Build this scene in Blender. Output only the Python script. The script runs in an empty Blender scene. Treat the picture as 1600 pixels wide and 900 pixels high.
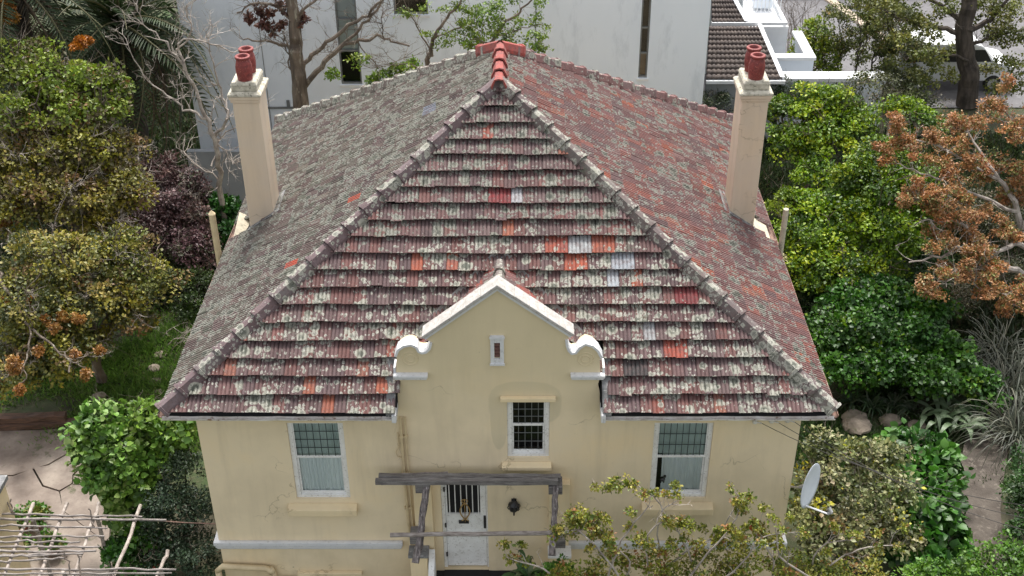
import bpy, bmesh, math, random
import numpy as np
from mathutils import Vector, Matrix
random.seed(7)
rng = np.random.default_rng(11)
S = bpy.context.scene
C = S.collection
R = math.radians

# ---------------------------------------------------------------- camera
F, PI_, YA, RO = 1854.273, R(33.0), R(0.537), R(-0.359)
CAM = Vector((0.435, -16.653, 19.367))
_r0 = Vector((math.cos(YA), math.sin(YA), 0)); _f0 = Vector((-math.sin(YA), math.cos(YA), 0)); _z = Vector((0, 0, 1))
FWD = _f0 * math.cos(PI_) - _z * math.sin(PI_)
_u0 = _f0 * math.sin(PI_) + _z * math.cos(PI_)
RGT = _r0 * math.cos(RO) + _u0 * math.sin(RO)
UPV = -_r0 * math.sin(RO) + _u0 * math.cos(RO)
cd = bpy.data.cameras.new('camera'); cam = bpy.data.objects.new('camera', cd); C.objects.link(cam)
M = Matrix((RGT, UPV, -FWD)).transposed().to_4x4(); M.translation = CAM
cam.matrix_world = M
cd.sensor_width = 36; cd.lens = F / 1600 * 36; cd.clip_end = 2000; cd.clip_start = .1
S.camera = cam

# ---------------------------------------------------------------- sky, sun, exposure
SUN_EL, SUN_AZ = R(62), R(3)          # soft sun behind thin cloud, high, beyond the house and a little to the right
w = bpy.data.worlds.new("World"); S.world = w; w.use_nodes = True
nt = w.node_tree; bg = nt.nodes['Background']
sky = nt.nodes.new('ShaderNodeTexSky'); sky.sky_type = 'NISHITA'; sky.sun_disc = False
sky.sun_elevation = SUN_EL; sky.sun_rotation = SUN_AZ; sky.dust_density = 4.0; sky.air_density = 1.0
hs = nt.nodes.new('ShaderNodeHueSaturation'); hs.inputs['Saturation'].default_value = .22
nt.links.new(sky.outputs[0], hs.inputs['Color']); nt.links.new(hs.outputs[0], bg.inputs[0])
bg.inputs[1].default_value = .15
sl = bpy.data.lights.new('sun', 'SUN'); sl.energy = 2.0; sl.angle = R(10); sl.color = (1, .96, .9)
so = bpy.data.objects.new('sun', sl); C.objects.link(so)
_sd = Vector((math.sin(SUN_AZ) * math.cos(SUN_EL), math.cos(SUN_AZ) * math.cos(SUN_EL), math.sin(SUN_EL)))
so.rotation_euler = _sd.to_track_quat('Z', 'Y').to_euler(); so.location = (0, 30, 40)
S.view_settings.view_transform = 'Standard'; S.view_settings.look = 'None'
S.view_settings.exposure = 1.0; S.view_settings.gamma = 1
S.render.engine = 'CYCLES'
S.cycles.max_bounces = 6; S.cycles.transparent_max_bounces = 12

# ---------------------------------------------------------------- helpers
def ray(u, v):
    return (RGT * ((u - 800) / F) + UPV * (-(v - 450) / F) + FWD)
def at(u, v, y=None, z=None, x=None):
    """the world point seen at photo pixel (u,v) on the plane y=, z= or x="""
    r = ray(u, v)
    t = (y - CAM.y) / r.y if y is not None else (z - CAM.z) / r.z if z is not None else (x - CAM.x) / r.x
    return CAM + r * t
def ppm(p):                                  # photo pixels per metre at a point
    return F / (Vector(p) - CAM).dot(FWD)

class MB:
    def __init__(s): s.v = []; s.f = []; s.c = []
    def add(s, vs, fs, col=None):
        n = len(s.v); s.v += [tuple(p) for p in vs]; s.f += [tuple(i + n for i in f) for f in fs]
        s.c += [col or (1, 1, 1)] * len(vs)
        return s
    def box(s, x0, x1, y0, y1, z0, z1):
        s.add([(x0,y0,z0),(x1,y0,z0),(x1,y1,z0),(x0,y1,z0),(x0,y0,z1),(x1,y0,z1),(x1,y1,z1),(x0,y1,z1)],
              [(0,3,2,1),(4,5,6,7),(0,1,5,4),(1,2,6,5),(2,3,7,6),(3,0,4,7)]); return s
    def tube(s, pts, rad, n=8, cap=True, col=None):
        pts = [Vector(p) for p in pts]; m = len(pts)
        if not hasattr(rad, '__len__'): rad = [rad] * m
        vs = []; fs = []
        prev = None
        for i, p in enumerate(pts):
            d = (pts[min(i+1, m-1)] - pts[max(i-1, 0)])
            if d.length < 1e-9: d = Vector((0,0,1))
            d.normalize()
            a = prev if prev is not None else (Vector((0,0,1)) if abs(d.z) < .9 else Vector((1,0,0)))
            x = d.cross(a); x.normalize() if x.length > 1e-6 else None
            y = d.cross(x).normalized() if False else x.cross(d).normalized()
            prev = y
            for k in range(n):
                t = 2 * math.pi * k / n
                vs.append(p + x * (math.cos(t) * rad[i]) + y * (math.sin(t) * rad[i]))
        for i in range(m - 1):
            for k in range(n):
                fs.append((i*n+k, i*n+(k+1) % n, (i+1)*n+(k+1) % n, (i+1)*n+k))
        if cap and n > 3: fs.append(tuple(range(n-1, -1, -1))); fs.append(tuple((m-1)*n+k for k in range(n)))
        s.add(vs, fs, col); return s
    def lathe(s, prof, o, n=20, axis=None):
        o = Vector(o); vs = []; fs = []
        q = Vector(axis).normalized().to_track_quat('Z', 'Y') if axis is not None else None
        for (r, z) in prof:
            for k in range(n):
                t = 2*math.pi*k/n; p = Vector((r*math.cos(t), r*math.sin(t), z))
                vs.append(o + (q @ p if q else p))
        for i in range(len(prof)-1):
            for k in range(n):
                fs.append((i*n+k, i*n+(k+1) % n, (i+1)*n+(k+1) % n, (i+1)*n+k))
        s.add(vs, fs); return s
    def prism(s, poly, y0, y1):              # poly in (x,z), extruded in y
        n = len(poly); vs = [(x, y0, z) for x, z in poly] + [(x, y1, z) for x, z in poly]
        a = sum(poly[i][0]*poly[(i+1) % n][1]-poly[(i+1) % n][0]*poly[i][1] for i in range(n))
        fs = [tuple(range(n)), tuple(range(2*n-1, n-1, -1))] + [(i, i+n, (i+1) % n+n, (i+1) % n) for i in range(n)]
        if a < 0: fs = [tuple(reversed(f)) for f in fs]
        s.add(vs, fs); return s
    def strip(s, pts, h, y0, y1):            # a band of thickness h along an (x,z) path, extruded in y
        n = len(pts); up = []
        for i in range(n):
            a = Vector(pts[max(i-1, 0)]); b = Vector(pts[min(i+1, n-1)]); d = (b-a).normalized()
            up.append((pts[i][0]-d.y*h, pts[i][1]+d.x*h))
        for i in range(n-1):
            s.prism([pts[i], pts[i+1], up[i+1], up[i]], y0, y1)
        return s

def base_of(o):
    b = Vector((0,0,0))
    while o is not None: b += Vector(o.location); o = o.parent
    return b
def link(o, parent):
    C.objects.link(o)
    if parent is not None: o.parent = parent
    return o
def mesh_obj(name, me, mat, parent=None):
    if mat is not None: me.materials.append(mat)
    return link(bpy.data.objects.new(name, me), parent)
def build(name, mb, mat, parent=None, smooth=False, bevel=0, kind=None, col=False):
    me = bpy.data.meshes.new(name)
    b = base_of(parent)
    me.from_pydata([(p[0]-b.x, p[1]-b.y, p[2]-b.z) for p in mb.v], [], mb.f)
    if smooth: me.polygons.foreach_set('use_smooth', [True]*len(me.polygons))
    if col:
        a = me.color_attributes.new('Col', 'FLOAT_COLOR', 'POINT')
        a.data.foreach_set('color', np.c_[np.array(mb.c, dtype=np.float32), np.ones(len(mb.c), np.float32)].ravel())
    me.update()
    o = mesh_obj(name, me, mat, parent)
    if bevel:
        m = o.modifiers.new('bevel', 'BEVEL'); m.width = bevel; m.segments = 2; m.limit_method = 'ANGLE'
    if kind: o['kind'] = kind
    return o
def np_obj(name, V, Fa, col, mat, parent=None, kind=None):
    """V (n,3), Fa (m,k) all faces k-gons, col (n,3)"""
    b = base_of(parent); V = V - np.array(b)
    me = bpy.data.meshes.new(name); k = Fa.shape[1]
    me.vertices.add(len(V)); me.vertices.foreach_set('co', V.astype(np.float32).ravel())
    me.loops.add(Fa.size); me.loops.foreach_set('vertex_index', Fa.astype(np.int32).ravel())
    me.polygons.add(len(Fa)); me.polygons.foreach_set('loop_start', np.arange(0, Fa.size, k, dtype=np.int32))
    me.polygons.foreach_set('loop_total', np.full(len(Fa), k, np.int32))
    a = me.color_attributes.new('Col', 'FLOAT_COLOR', 'POINT')
    a.data.foreach_set('color', np.c_[col, np.ones(len(col))].astype(np.float32).ravel())
    me.update(calc_edges=True)
    o = mesh_obj(name, me, mat, parent)
    if kind: o['kind'] = kind
    return o
def thing(name, label, cat, loc=(0,0,0), group=None):
    o = bpy.data.objects.new(name, None); o.empty_display_size = .3; C.objects.link(o)
    o.location = loc; o['label'] = label; o['category'] = cat
    if group: o['group'] = group
    return o
def tag(o, label=None, cat=None, group=None, kind=None):
    if label: o['label'] = label
    if cat: o['category'] = cat
    if group: o['group'] = group
    if kind: o['kind'] = kind
    return o

# ---------------------------------------------------------------- materials
def N(nt, t, **kw):
    n = nt.nodes.new('ShaderNode'+t)
    for k, v in kw.items():
        if k in n.inputs.keys(): n.inputs[k].default_value = v
        else: setattr(n, k, v)
    return n
def new_mat(name):
    m = bpy.data.materials.new(name); m.use_nodes = True; nt = m.node_tree
    return m, nt, nt.nodes['Principled BSDF']
def ramp(nt, src, stops):
    r = N(nt, 'ValToRGB'); e = r.color_ramp.elements
    while len(e) < len(stops): e.new(.5)
    for el, (p, c) in zip(e, stops):
        el.position = p; el.color = (*c, 1) if hasattr(c, '__len__') else (c, c, c, 1)
    nt.links.new(src, r.inputs[0]); return r.outputs[0]
def mix(nt, f, a, b, blend='MIX'):
    n = N(nt, 'Mix', data_type='RGBA', blend_type=blend)
    for s_, i in ((f, 0), (a, 6), (b, 7)):
        if hasattr(s_, 'is_output'): nt.links.new(s_, n.inputs[i])
        elif i == 0: n.inputs[i].default_value = s_
        else: n.inputs[i].default_value = (*s_, 1)
    return n.outputs[2]
def math_(nt, op, a, b=None):
    n = N(nt, 'Math', operation=op)
    for i, s_ in enumerate((a, b)):
        if s_ is None: continue
        if hasattr(s_, 'is_output'): nt.links.new(s_, n.inputs[i])
        else: n.inputs[i].default_value = s_
    return n.outputs[0]
def pos(nt, scale=(1,1,1)):
    g = N(nt, 'NewGeometry'); m = N(nt, 'Mapping'); m.inputs['Scale'].default_value = scale
    nt.links.new(g.outputs['Position'], m.inputs[0]); return m.outputs[0]
def noise(nt, vec, scale, detail=4, rough=.55):
    n = N(nt, 'TexNoise'); n.inputs['Scale'].default_value = scale; n.inputs['Detail'].default_value = detail
    n.inputs['Roughness'].default_value = rough; nt.links.new(vec, n.inputs['Vector']); return n.outputs['Fac']
def bump(nt, bs, h, strength=.3, dist=.02):
    b = N(nt, 'Bump'); b.inputs['Strength'].default_value = strength; b.inputs['Distance'].default_value = dist
    nt.links.new(h, b.inputs['Height']); nt.links.new(b.outputs[0], bs.inputs['Normal'])
def simple(name, c1, c2=None, scale=6, rough=.8, bmp=.2, metallic=0, stretch=(1,1,1), c3=None, s3=30, bdist=.01):
    m, nt, bs = new_mat(name); p = pos(nt, stretch); n1 = noise(nt, p, scale)
    c2 = c2 or tuple(x*.75 for x in c1)
    col = ramp(nt, n1, [(.35, c2), (.65, c1)])
    if c3:
        n3 = noise(nt, p, s3, 6, .7); col = mix(nt, ramp(nt, n3, [(.56, 0), (.66, 1)]), col, c3)
    nt.links.new(col, bs.inputs['Base Color'])
    bs.inputs['Roughness'].default_value = rough; bs.inputs['Metallic'].default_value = metallic
    if bmp: bump(nt, bs, noise(nt, p, scale*6, 5, .65), bmp, bdist)
    return m

def plaster(name, base, patch=False):
    m, nt, bs = new_mat(name)
    p = pos(nt)
    big = noise(nt, p, .55, 5, .6); streak = noise(nt, pos(nt, (2.2, 2.2, .25)), 1.6, 5, .6); fine = noise(nt, p, 14, 5, .7)
    b = Vector(base)
    col = ramp(nt, big, [(.3, tuple(b*.88)), (.5, tuple(b)), (.7, (b.x*1.04, b.y*1.0, b.z*.92))])
    col = mix(nt, ramp(nt, streak, [(.48, 0), (.75, .5)]), col, (b.x*.74, b.y*.73, b.z*.72))
    col = mix(nt, ramp(nt, fine, [(.62, 0), (.75, .28)]), col, (b.x*.6, b.y*.58, b.z*.52))
    cv = N(nt, 'TexVoronoi', feature='DISTANCE_TO_EDGE'); cv.inputs['Scale'].default_value = .55
    cw = N(nt, 'TexNoise'); cw.inputs['Scale'].default_value = 2.2; cw.inputs['Detail'].default_value = 6; nt.links.new(p, cw.inputs['Vector'])
    cs = N(nt, 'VectorMath', operation='SCALE'); nt.links.new(cw.outputs['Color'], cs.inputs[0]); cs.inputs['Scale'].default_value = .9
    ca_ = N(nt, 'VectorMath', operation='ADD'); nt.links.new(p, ca_.inputs[0]); nt.links.new(cs.outputs[0], ca_.inputs[1]); nt.links.new(ca_.outputs[0], cv.inputs['Vector'])
    ck = math_(nt, 'MULTIPLY', ramp(nt, cv.outputs['Distance'], [(.002, .7), (.006, 0)]), ramp(nt, noise(nt, p, .8, 3), [(.5, 0), (.58, 1)]))
    col = mix(nt, ck, col, (b.x*.45, b.y*.42, b.z*.36))
    sp = N(nt, 'TexVoronoi'); sp.inputs['Scale'].default_value = 1.3; nt.links.new(p, sp.inputs['Vector'])
    col = mix(nt, ramp(nt, sp.outputs['Distance'], [(.012, .8), (.03, 0)]), col, (.12, .1, .07))
    if patch:
        sx = N(nt, 'SeparateXYZ'); g = N(nt, 'NewGeometry'); nt.links.new(g.outputs['Position'], sx.inputs[0])
        X, Z = sx.outputs[0], sx.outputs[2]
        wob = math_(nt, 'MULTIPLY', math_(nt, 'SUBTRACT', noise(nt, p, 3, 4), .5), .35)
        # old damp repair round the stair window: an arch of greyer render
        dx = math_(nt, 'DIVIDE', math_(nt, 'SUBTRACT', X, .50), .68); dz = math_(nt, 'DIVIDE', math_(nt, 'SUBTRACT', Z, 5.75), .52)
        q = math_(nt, 'ADD', math_(nt, 'POWER', math_(nt, 'ABSOLUTE', dx), 3), math_(nt, 'POWER', math_(nt, 'ABSOLUTE', dz), 3))
        q = math_(nt, 'ADD', q, wob)
        dx2 = math_(nt, 'DIVIDE', math_(nt, 'SUBTRACT', X, .02), .17); dz2 = math_(nt, 'DIVIDE', math_(nt, 'SUBTRACT', Z, 5.35), .72)
        q2 = math_(nt, 'ADD', math_(nt, 'ADD', math_(nt, 'POWER', math_(nt, 'ABSOLUTE', dx2), 2), math_(nt, 'POWER', math_(nt, 'ABSOLUTE', dz2), 2)), wob)
        q = math_(nt, 'MINIMUM', q, q2)
        col = mix(nt, ramp(nt, q, [(.84, .34), (1.0, 0)]), col, (.42, .385, .26))
        # the gable above the eaves is coloured darker, greyer and greener; the lower wall stays warmer
        col = mix(nt, ramp(nt, math_(nt, 'ADD', math_(nt, 'MULTIPLY', Z, .1), math_(nt, 'MULTIPLY', wob, .3)), [(.52, 0), (.66, .6)]), col, (.60, .515, .325))
        # grime at the foot of the wall and streaks under sills
        col = mix(nt, ramp(nt, math_(nt, 'ADD', math_(nt, 'MULTIPLY', Z, .1), math_(nt, 'MULTIPLY', wob, .5)), [(.10, .4), (.23, 0)]), col, (.42, .33, .17))
    nt.links.new(col, bs.inputs['Base Color']); bs.inputs['Roughness'].default_value = .88
    bump(nt, bs, noise(nt, p, 45, 5, .7), .25, .006)
    return m

WALLC = (.80, .67, .46)
m_wall = plaster('wall_plaster', WALLC, True)
m_chim = plaster('chimney_plaster', (.66, .545, .42))
m_sill = plaster('sill_plaster', (.78, .64, .41))
m_white = simple('white_paint', (.84, .84, .82), (.74, .73, .70), 5, .6, .15, c3=(.46, .44, .40), s3=22)
m_whitetrim = simple('white_trim', (.70, .70, .70), (.61, .62, .64), 3, .6, .15, c3=(.5, .5, .5), s3=14)
m_coping = simple('weathered_coping', (.50, .475, .45), (.38, .36, .33), 9, .85, .4, c3=(.24, .20, .16), s3=26)
m_stone = simple('chimney_cap_stone', (.62, .58, .48), (.40, .37, .29), 10, .9, .5, c3=(.13, .12, .09), s3=14)
m_pot = simple('red_clay_pot', (.27, .048, .04), (.15, .027, .025), 14, .6, .25, c3=(.42, .15, .12), s3=30)
m_black = simple('black_iron', (.016, .016, .018), (.03, .03, .03), 20, .5, .2)
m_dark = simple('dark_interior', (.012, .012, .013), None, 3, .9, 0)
m_lead = simple('window_lattice', (.045, .06, .06), None, 20, .6, 0)
m_gold = simple('brass_scroll', (.52, .34, .12), (.36, .22, .08), 20, .45, .1, metallic=.4)
m_timber = simple('weathered_timber', (.25, .235, .225), (.11, .10, .097), 3.5, .9, .7, stretch=(1, 9, 9), c3=(.33, .31, .29), s3=18, bdist=.02)
m_rafter = simple('weathered_rafter', (.23, .20, .19), (.06, .05, .05), 5, .9, .7, stretch=(7, 1, 2), c3=(.50, .47, .46), s3=9, bdist=.02)
m_pole = simple('bleached_pole', (.47, .41, .36), (.26, .215, .185), 7, .85, .5, stretch=(1.5, 1.5, 4))
m_polex = simple('weathered_lath', (.35, .315, .29), (.16, .135, .12), 7, .85, .5, stretch=(1, 5, 5))
m_gutter = simple('gutter_paint', (.78, .75, .71), (.58, .52, .46), 5, .6, .1, c3=(.27, .15, .10), s3=7)
m_rust = simple('rusty_gutter', (.27, .155, .115), (.13, .08, .065), 6, .8, .3, c3=(.38, .32, .25), s3=12)
m_flash = simple('grey_flashing', (.23, .23, .23), (.12, .12, .12), 7, .85, .4, c3=(.42, .41, .39), s3=16)
m_pipe = simple('cream_pipe', (.64, .52, .32), (.54, .43, .26), 5, .6, .1)
m_vent = simple('old_cream_post', (.56, .50, .38), (.42, .38, .29), 7, .8, .3, c3=(.25, .24, .18), s3=16)
m_curtain = simple('pale_curtain', (.84, .90, .90), (.74, .81, .82), 2, .9, 0, stretch=(4, 4, .6))
m_louvre = simple('clay_louvre', (.22, .11, .09), (.14, .07, .06), 12, .8, .2)
m_dish = simple('dish_paint', (.70, .74, .80), (.62, .66, .72), 3, .4, .05)
m_silver = simple('grey_metal', (.5, .5, .5), (.35, .35, .35), 6, .45, .05, metallic=.4)
m_bldg = simple('pale_blue_render', (.82, .87, .93), (.76, .81, .87), .5, .9, .1, stretch=(1, 1, .3), c3=(.69, .74, .80), s3=1.2)
m_bldgw = simple('bright_white_render', (.82, .83, .84), (.70, .71, .72), 1.2, .8, .05)
m_winframe = simple('grey_window_frame', (.20, .21, .21), None, 4, .5, 0)
m_brownt = simple('brown_pantile', (.125, .095, .08), (.07, .055, .05), 4, .75, .2, c3=(.2, .165, .14), s3=8)
m_ceramic = simple('insulator_ceramic', (.75, .74, .70), (.55, .52, .46), 10, .3, 0)
m_cable = simple('cable_black', (.05, .045, .04), None, 5, .6, 0)
m_cable2 = simple('cable_grey', (.22, .21, .20), None, 5, .6, 0)
m_bark = simple('bark_grey', (.20, .16, .125), (.075, .058, .045), 5, .95, .8, stretch=(1, 1, .3), c3=(.33, .31, .25), s3=7, bdist=.03)
m_barkd = simple('bark_dark', (.12, .095, .075), (.045, .036, .03), 6, .95, .8, stretch=(1, 1, .3), bdist=.03)
m_twig = simple('twig_pale', (.46, .41, .36), (.22, .185, .16), 5, .9, .3)
m_rock = simple('fieldstone', (.27, .225, .18), (.17, .14, .11), 5, .95, .5, c3=(.14, .15, .08), s3=6)
m_terra = simple('terracotta', (.42, .15, .09), (.28, .10, .06), 9, .8, .2)
m_plank = simple('brown_plank', (.15, .085, .06), (.07, .045, .034), 4, .9, .5, stretch=(1, 6, 6))
m_van = simple('white_van_paint', (.78, .79, .8), (.72, .73, .74), 2, .35, 0)
m_tyre = simple('tyre_rubber', (.02, .02, .02), None, 9, .8, .1)
m_red = simple('red_petal', (.42, .012, .02), (.26, .008, .012), 40, .5, .1)

def glass_mat(name, tint, refl):
    m, nt, bs = new_mat(name); out = nt.nodes['Material Output']
    tr = N(nt, 'BsdfTransparent'); tr.inputs[0].default_value = (*tint, 1)
    gl = N(nt, 'BsdfGlossy'); gl.inputs['Roughness'].default_value = .06
    fr = N(nt, 'Fresnel'); fr.inputs[0].default_value = 1.5
    f = math_(nt, 'MULTIPLY', fr.outputs[0], refl)
    mx = N(nt, 'MixShader'); nt.links.new(f, mx.inputs[0]); nt.links.new(tr.outputs[0], mx.inputs[1]); nt.links.new(gl.outputs[0], mx.inputs[2])
    nt.links.new(mx.outputs[0], out.inputs[0]); return m
m_glass = glass_mat('window_glass', (.95, .97, .97), 1.0)
m_glassd = glass_mat('obscure_glass', (.72, .78, .76), 1.0)

def tile_mat(name, use_attr, lk=1.0):
    """Clay tile: own body colour (object colour or 'Col'), alpha = how much lichen has settled on it."""
    m, nt, bs = new_mat(name)
    if use_attr:
        a = N(nt, 'VertexColor', layer_name='Col'); body, amt = a.outputs[0], a.outputs[1]
    else:
        a = N(nt, 'ObjectInfo'); body, amt = a.outputs['Color'], a.outputs['Alpha']
    g = N(nt, 'NewGeometry'); P = g.outputs['Position']
    wn = N(nt, 'TexNoise'); wn.inputs['Scale'].default_value = 16; wn.inputs['Detail'].default_value = 4; nt.links.new(P, wn.inputs['Vector'])
    vm = N(nt, 'VectorMath', operation='SCALE'); nt.links.new(wn.outputs['Color'], vm.inputs[0]); vm.inputs['Scale'].default_value = .06
    va = N(nt, 'VectorMath', operation='ADD'); nt.links.new(P, va.inputs[0]); nt.links.new(vm.outputs[0], va.inputs[1])
    Q = va.outputs[0]
    col = mix(nt, ramp(nt, noise(nt, P, 5, 5, .7), [(.3, 0), (.7, .55)]), body, mix(nt, 1, body, (.48, .42, .44), 'MULTIPLY'))
    col = mix(nt, ramp(nt, noise(nt, P, 9, 5, .75), [(.42, 0), (.66, .7)]), col, (.135, .085, .08))
    # dirt streaks
    col = mix(nt, ramp(nt, noise(nt, P, 30, 4, .7), [(.52, 0), (.7, .55)]), col, (.035, .028, .027))
    cov = noise(nt, P, .9, 3, .6)
    cov2 = math_(nt, 'ADD', math_(nt, 'MULTIPLY', math_(nt, 'SUBTRACT', cov, .5), .9), amt)
    for sc, thr, c_in, c_rim, off in ((3.7, .40, (.13, .14, .115), (.33, .325, .29), 0.0), (7.0, .42, (.21, .21, .185), (.36, .355, .32), 5.3), (15, .42, (.27, .265, .24), (.42, .41, .38), 2.1)):
        c_in = tuple(lk*q*(.97 if k_ == 2 and lk < 1 else 1) for k_, q in enumerate(c_in)); c_rim = tuple(lk*q*(.93 if k_ == 2 and lk < 1 else 1) for k_, q in enumerate(c_rim))
        sh = N(nt, 'VectorMath', operation='ADD'); nt.links.new(Q, sh.inputs[0]); sh.inputs[1].default_value = (off, off, off)
        v = N(nt, 'TexVoronoi'); v.inputs['Scale'].default_value = sc; nt.links.new(sh.outputs[0], v.inputs['Vector'])
        d = v.outputs['Distance']
        rs = N(nt, 'SeparateColor'); nt.links.new(v.outputs['Color'], rs.inputs[0])
        # each rosette has its own radius; many cells stay bare
        rad = math_(nt, 'MULTIPLY', math_(nt, 'SUBTRACT', math_(nt, 'ADD', rs.outputs[0], math_(nt, 'MULTIPLY', cov2, .9)), .80), .95)
        rad = math_(nt, 'MINIMUM', rad, thr+.12)
        rel = math_(nt, 'DIVIDE', d, math_(nt, 'MAXIMUM', rad, .001))
        lc = ramp(nt, math_(nt, 'ADD', rel, math_(nt, 'MULTIPLY', math_(nt, 'SUBTRACT', noise(nt, P, 55, 3, .7), .5), .7)), [(.15, c_in), (.45, tuple(.8*x for x in c_in)), (.72, c_rim), (1, c_rim)])
        col = mix(nt, ramp(nt, rel, [(.9, .93), (1.05, 0)]), col, lc)
    moss = noise(nt, P, 3.2, 6, .75)
    col = mix(nt, ramp(nt, math_(nt, 'ADD', moss, math_(nt, 'MULTIPLY', math_(nt, 'SUBTRACT', amt, .5), .25)), [(.62, 0), (.72, .7)]), col, (.10, .105, .075))
    nt.links.new(col, bs.inputs['Base Color']); bs.inputs['Roughness'].default_value = .85
    bump(nt, bs, noise(nt, P, 70, 4, .7), .35, .006)
    return m
m_tile = tile_mat('clay_tile', False, .93)
m_tilec = tile_mat('clay_tile_far', True, .62)

def leaf_mat(name, rough=.5, trans=.24):
    m, nt, bs = new_mat(name); out = nt.nodes['Material Output']
    a = N(nt, 'VertexColor', layer_name='Col')
    g = N(nt, 'NewGeometry')
    col = mix(nt, ramp(nt, noise(nt, g.outputs['Position'], 9, 2), [(.3, 0), (.7, .35)]), a.outputs[0], mix(nt, 1, a.outputs[0], (.55, .6, .5), 'MULTIPLY'))
    nt.links.new(col, bs.inputs['Base Color']); bs.inputs['Roughness'].default_value = rough
    tl = N(nt, 'BsdfTranslucent'); nt.links.new(col, tl.inputs[0])
    mx = N(nt, 'MixShader'); mx.inputs[0].default_value = trans
    nt.links.new(bs.outputs[0], mx.inputs[1]); nt.links.new(tl.outputs[0], mx.inputs[2]); nt.links.new(mx.outputs[0], out.inputs[0])
    return m
m_leaf = leaf_mat('leaf'); m_glossleaf = leaf_mat('glossy_leaf', .46, .3)

def ground_mat():
    m, nt, bs = new_mat('ground_soil'); p = pos(nt)
    n1 = noise(nt, p, .35, 5, .6); n2 = noise(nt, p, 4, 6, .7)
    col = ramp(nt, n1, [(.35, (.055, .045, .030)), (.52, (.045, .055, .022)), (.68, (.04, .075, .02))])
    col = mix(nt, ramp(nt, n2, [(.5, 0), (.7, .6)]), col, (.12, .09, .06))
    nt.links.new(col, bs.inputs['Base Color']); bs.inputs['Roughness'].default_value = .95
    bump(nt, bs, n2, .6, .06); return m
m_ground = ground_mat()
def paving_mat():
    m, nt, bs = new_mat('old_concrete'); p = pos(nt)
    n1 = noise(nt, p, .8, 6, .65); n2 = noise(nt, p, 9, 6, .7)
    col = ramp(nt, n1, [(.33, (.12, .092, .075)), (.5, (.215, .175, .145)), (.66, (.31, .265, .22))])
    col = mix(nt, ramp(nt, n2, [(.55, 0), (.72, .6)]), col, (.14, .105, .085))
    col = mix(nt, ramp(nt, noise(nt, p, 1.7, 5, .7), [(.62, 0), (.68, .8)]), col, (.07, .075, .035))
    nt.links.new(col, bs.inputs['Base Color']); bs.inputs['Roughness'].default_value = .9
    bump(nt, bs, n2, .4, .02); return m
m_paving = paving_mat()
m_path = simple('path_earth', (.105, .088, .072), (.062, .05, .04), 2.2, .95, .6, c3=(.17, .145, .12), s3=6, bdist=.03)
m_road = simple('asphalt_road', (.155, .15, .155), (.125, .12, .125), 1.2, .9, .2, c3=(.19, .185, .19), s3=3)
m_kerb = simple('kerb_stone', (.48, .40, .31), (.38, .31, .24), 4, .9, .2)

# ---------------------------------------------------------------- ground, path, paving, road
def grid_sheet(name, x0, x1, y0, y1, step, hf, mat):
    xs = np.arange(x0, x1+step*.5, step); ys = np.arange(y0, y1+step*.5, step)
    X, Y = np.meshgrid(xs, ys); Z = hf(X, Y); nx = len(xs); ny = len(ys)
    V = np.stack([X, Y, Z], -1).reshape(-1, 3)
    i = (np.arange(ny-1)[:, None]*nx+np.arange(nx-1)[None]).ravel()
    o = np_obj(name, V, np.stack([i, i+1, i+nx+1, i+nx], 1), np.ones((len(V), 3)), mat, kind='structure')
    o.data.polygons.foreach_set('use_smooth', [True]*len(o.data.polygons)); return o
def gh(X, Y):
    w_ = np.clip((np.abs(X)-7.5)/2, 0, 1)*np.clip((24-Y)/2, 0, 1)
    return (.05*np.sin(X*1.3+Y*.7)+.04*np.sin(X*.6-Y*1.9+2))*w_-.03
grid_sheet('ground', -34, 34, -24, 60, .5, gh, m_ground)
mb = MB()
for x0, x1, y0, y1 in ((-500, -34, -300, 700), (34, 500, -300, 700), (-34, 34, -300, -24), (-34, 34, 60, 700)):
    mb.add([(x0, y0, -.03), (x1, y0, -.03), (x1, y1, -.03), (x0, y1, -.03)], [(0, 1, 2, 3)])
build('outer_ground', mb, m_ground, kind='structure')
def poly_sheet(name, pts, z, mat, thick=.12):
    mb = MB(); n = len(pts); vs = [(x, y, z) for x, y in pts]+[(x, y, z-thick) for x, y in pts]
    mb.add(vs, [tuple(range(n))]+[(i, i+n, (i+1) % n+n, (i+1) % n) for i in range(n)])
    o = build(name, mb, mat, kind='structure'); return o
def g2(u, v, z=0): p = at(u, v, z=z); return (p.x, p.y)
# path on the right: a worn strip with an uneven edge
lp, rp = [], []
for k, (ul, ur, v) in enumerate([(1500, 1590, 960), (1502, 1580, 900), (1503, 1566, 850), (1500, 1562, 800), (1498, 1568, 745), (1505, 1575, 700), (1520, 1590, 665), (1545, 1625, 640)]):
    lp.append(g2(ul, v)); rp.append(g2(ur, v))
poly_sheet('path', rp+lp[::-1], .085, m_path)
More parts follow.
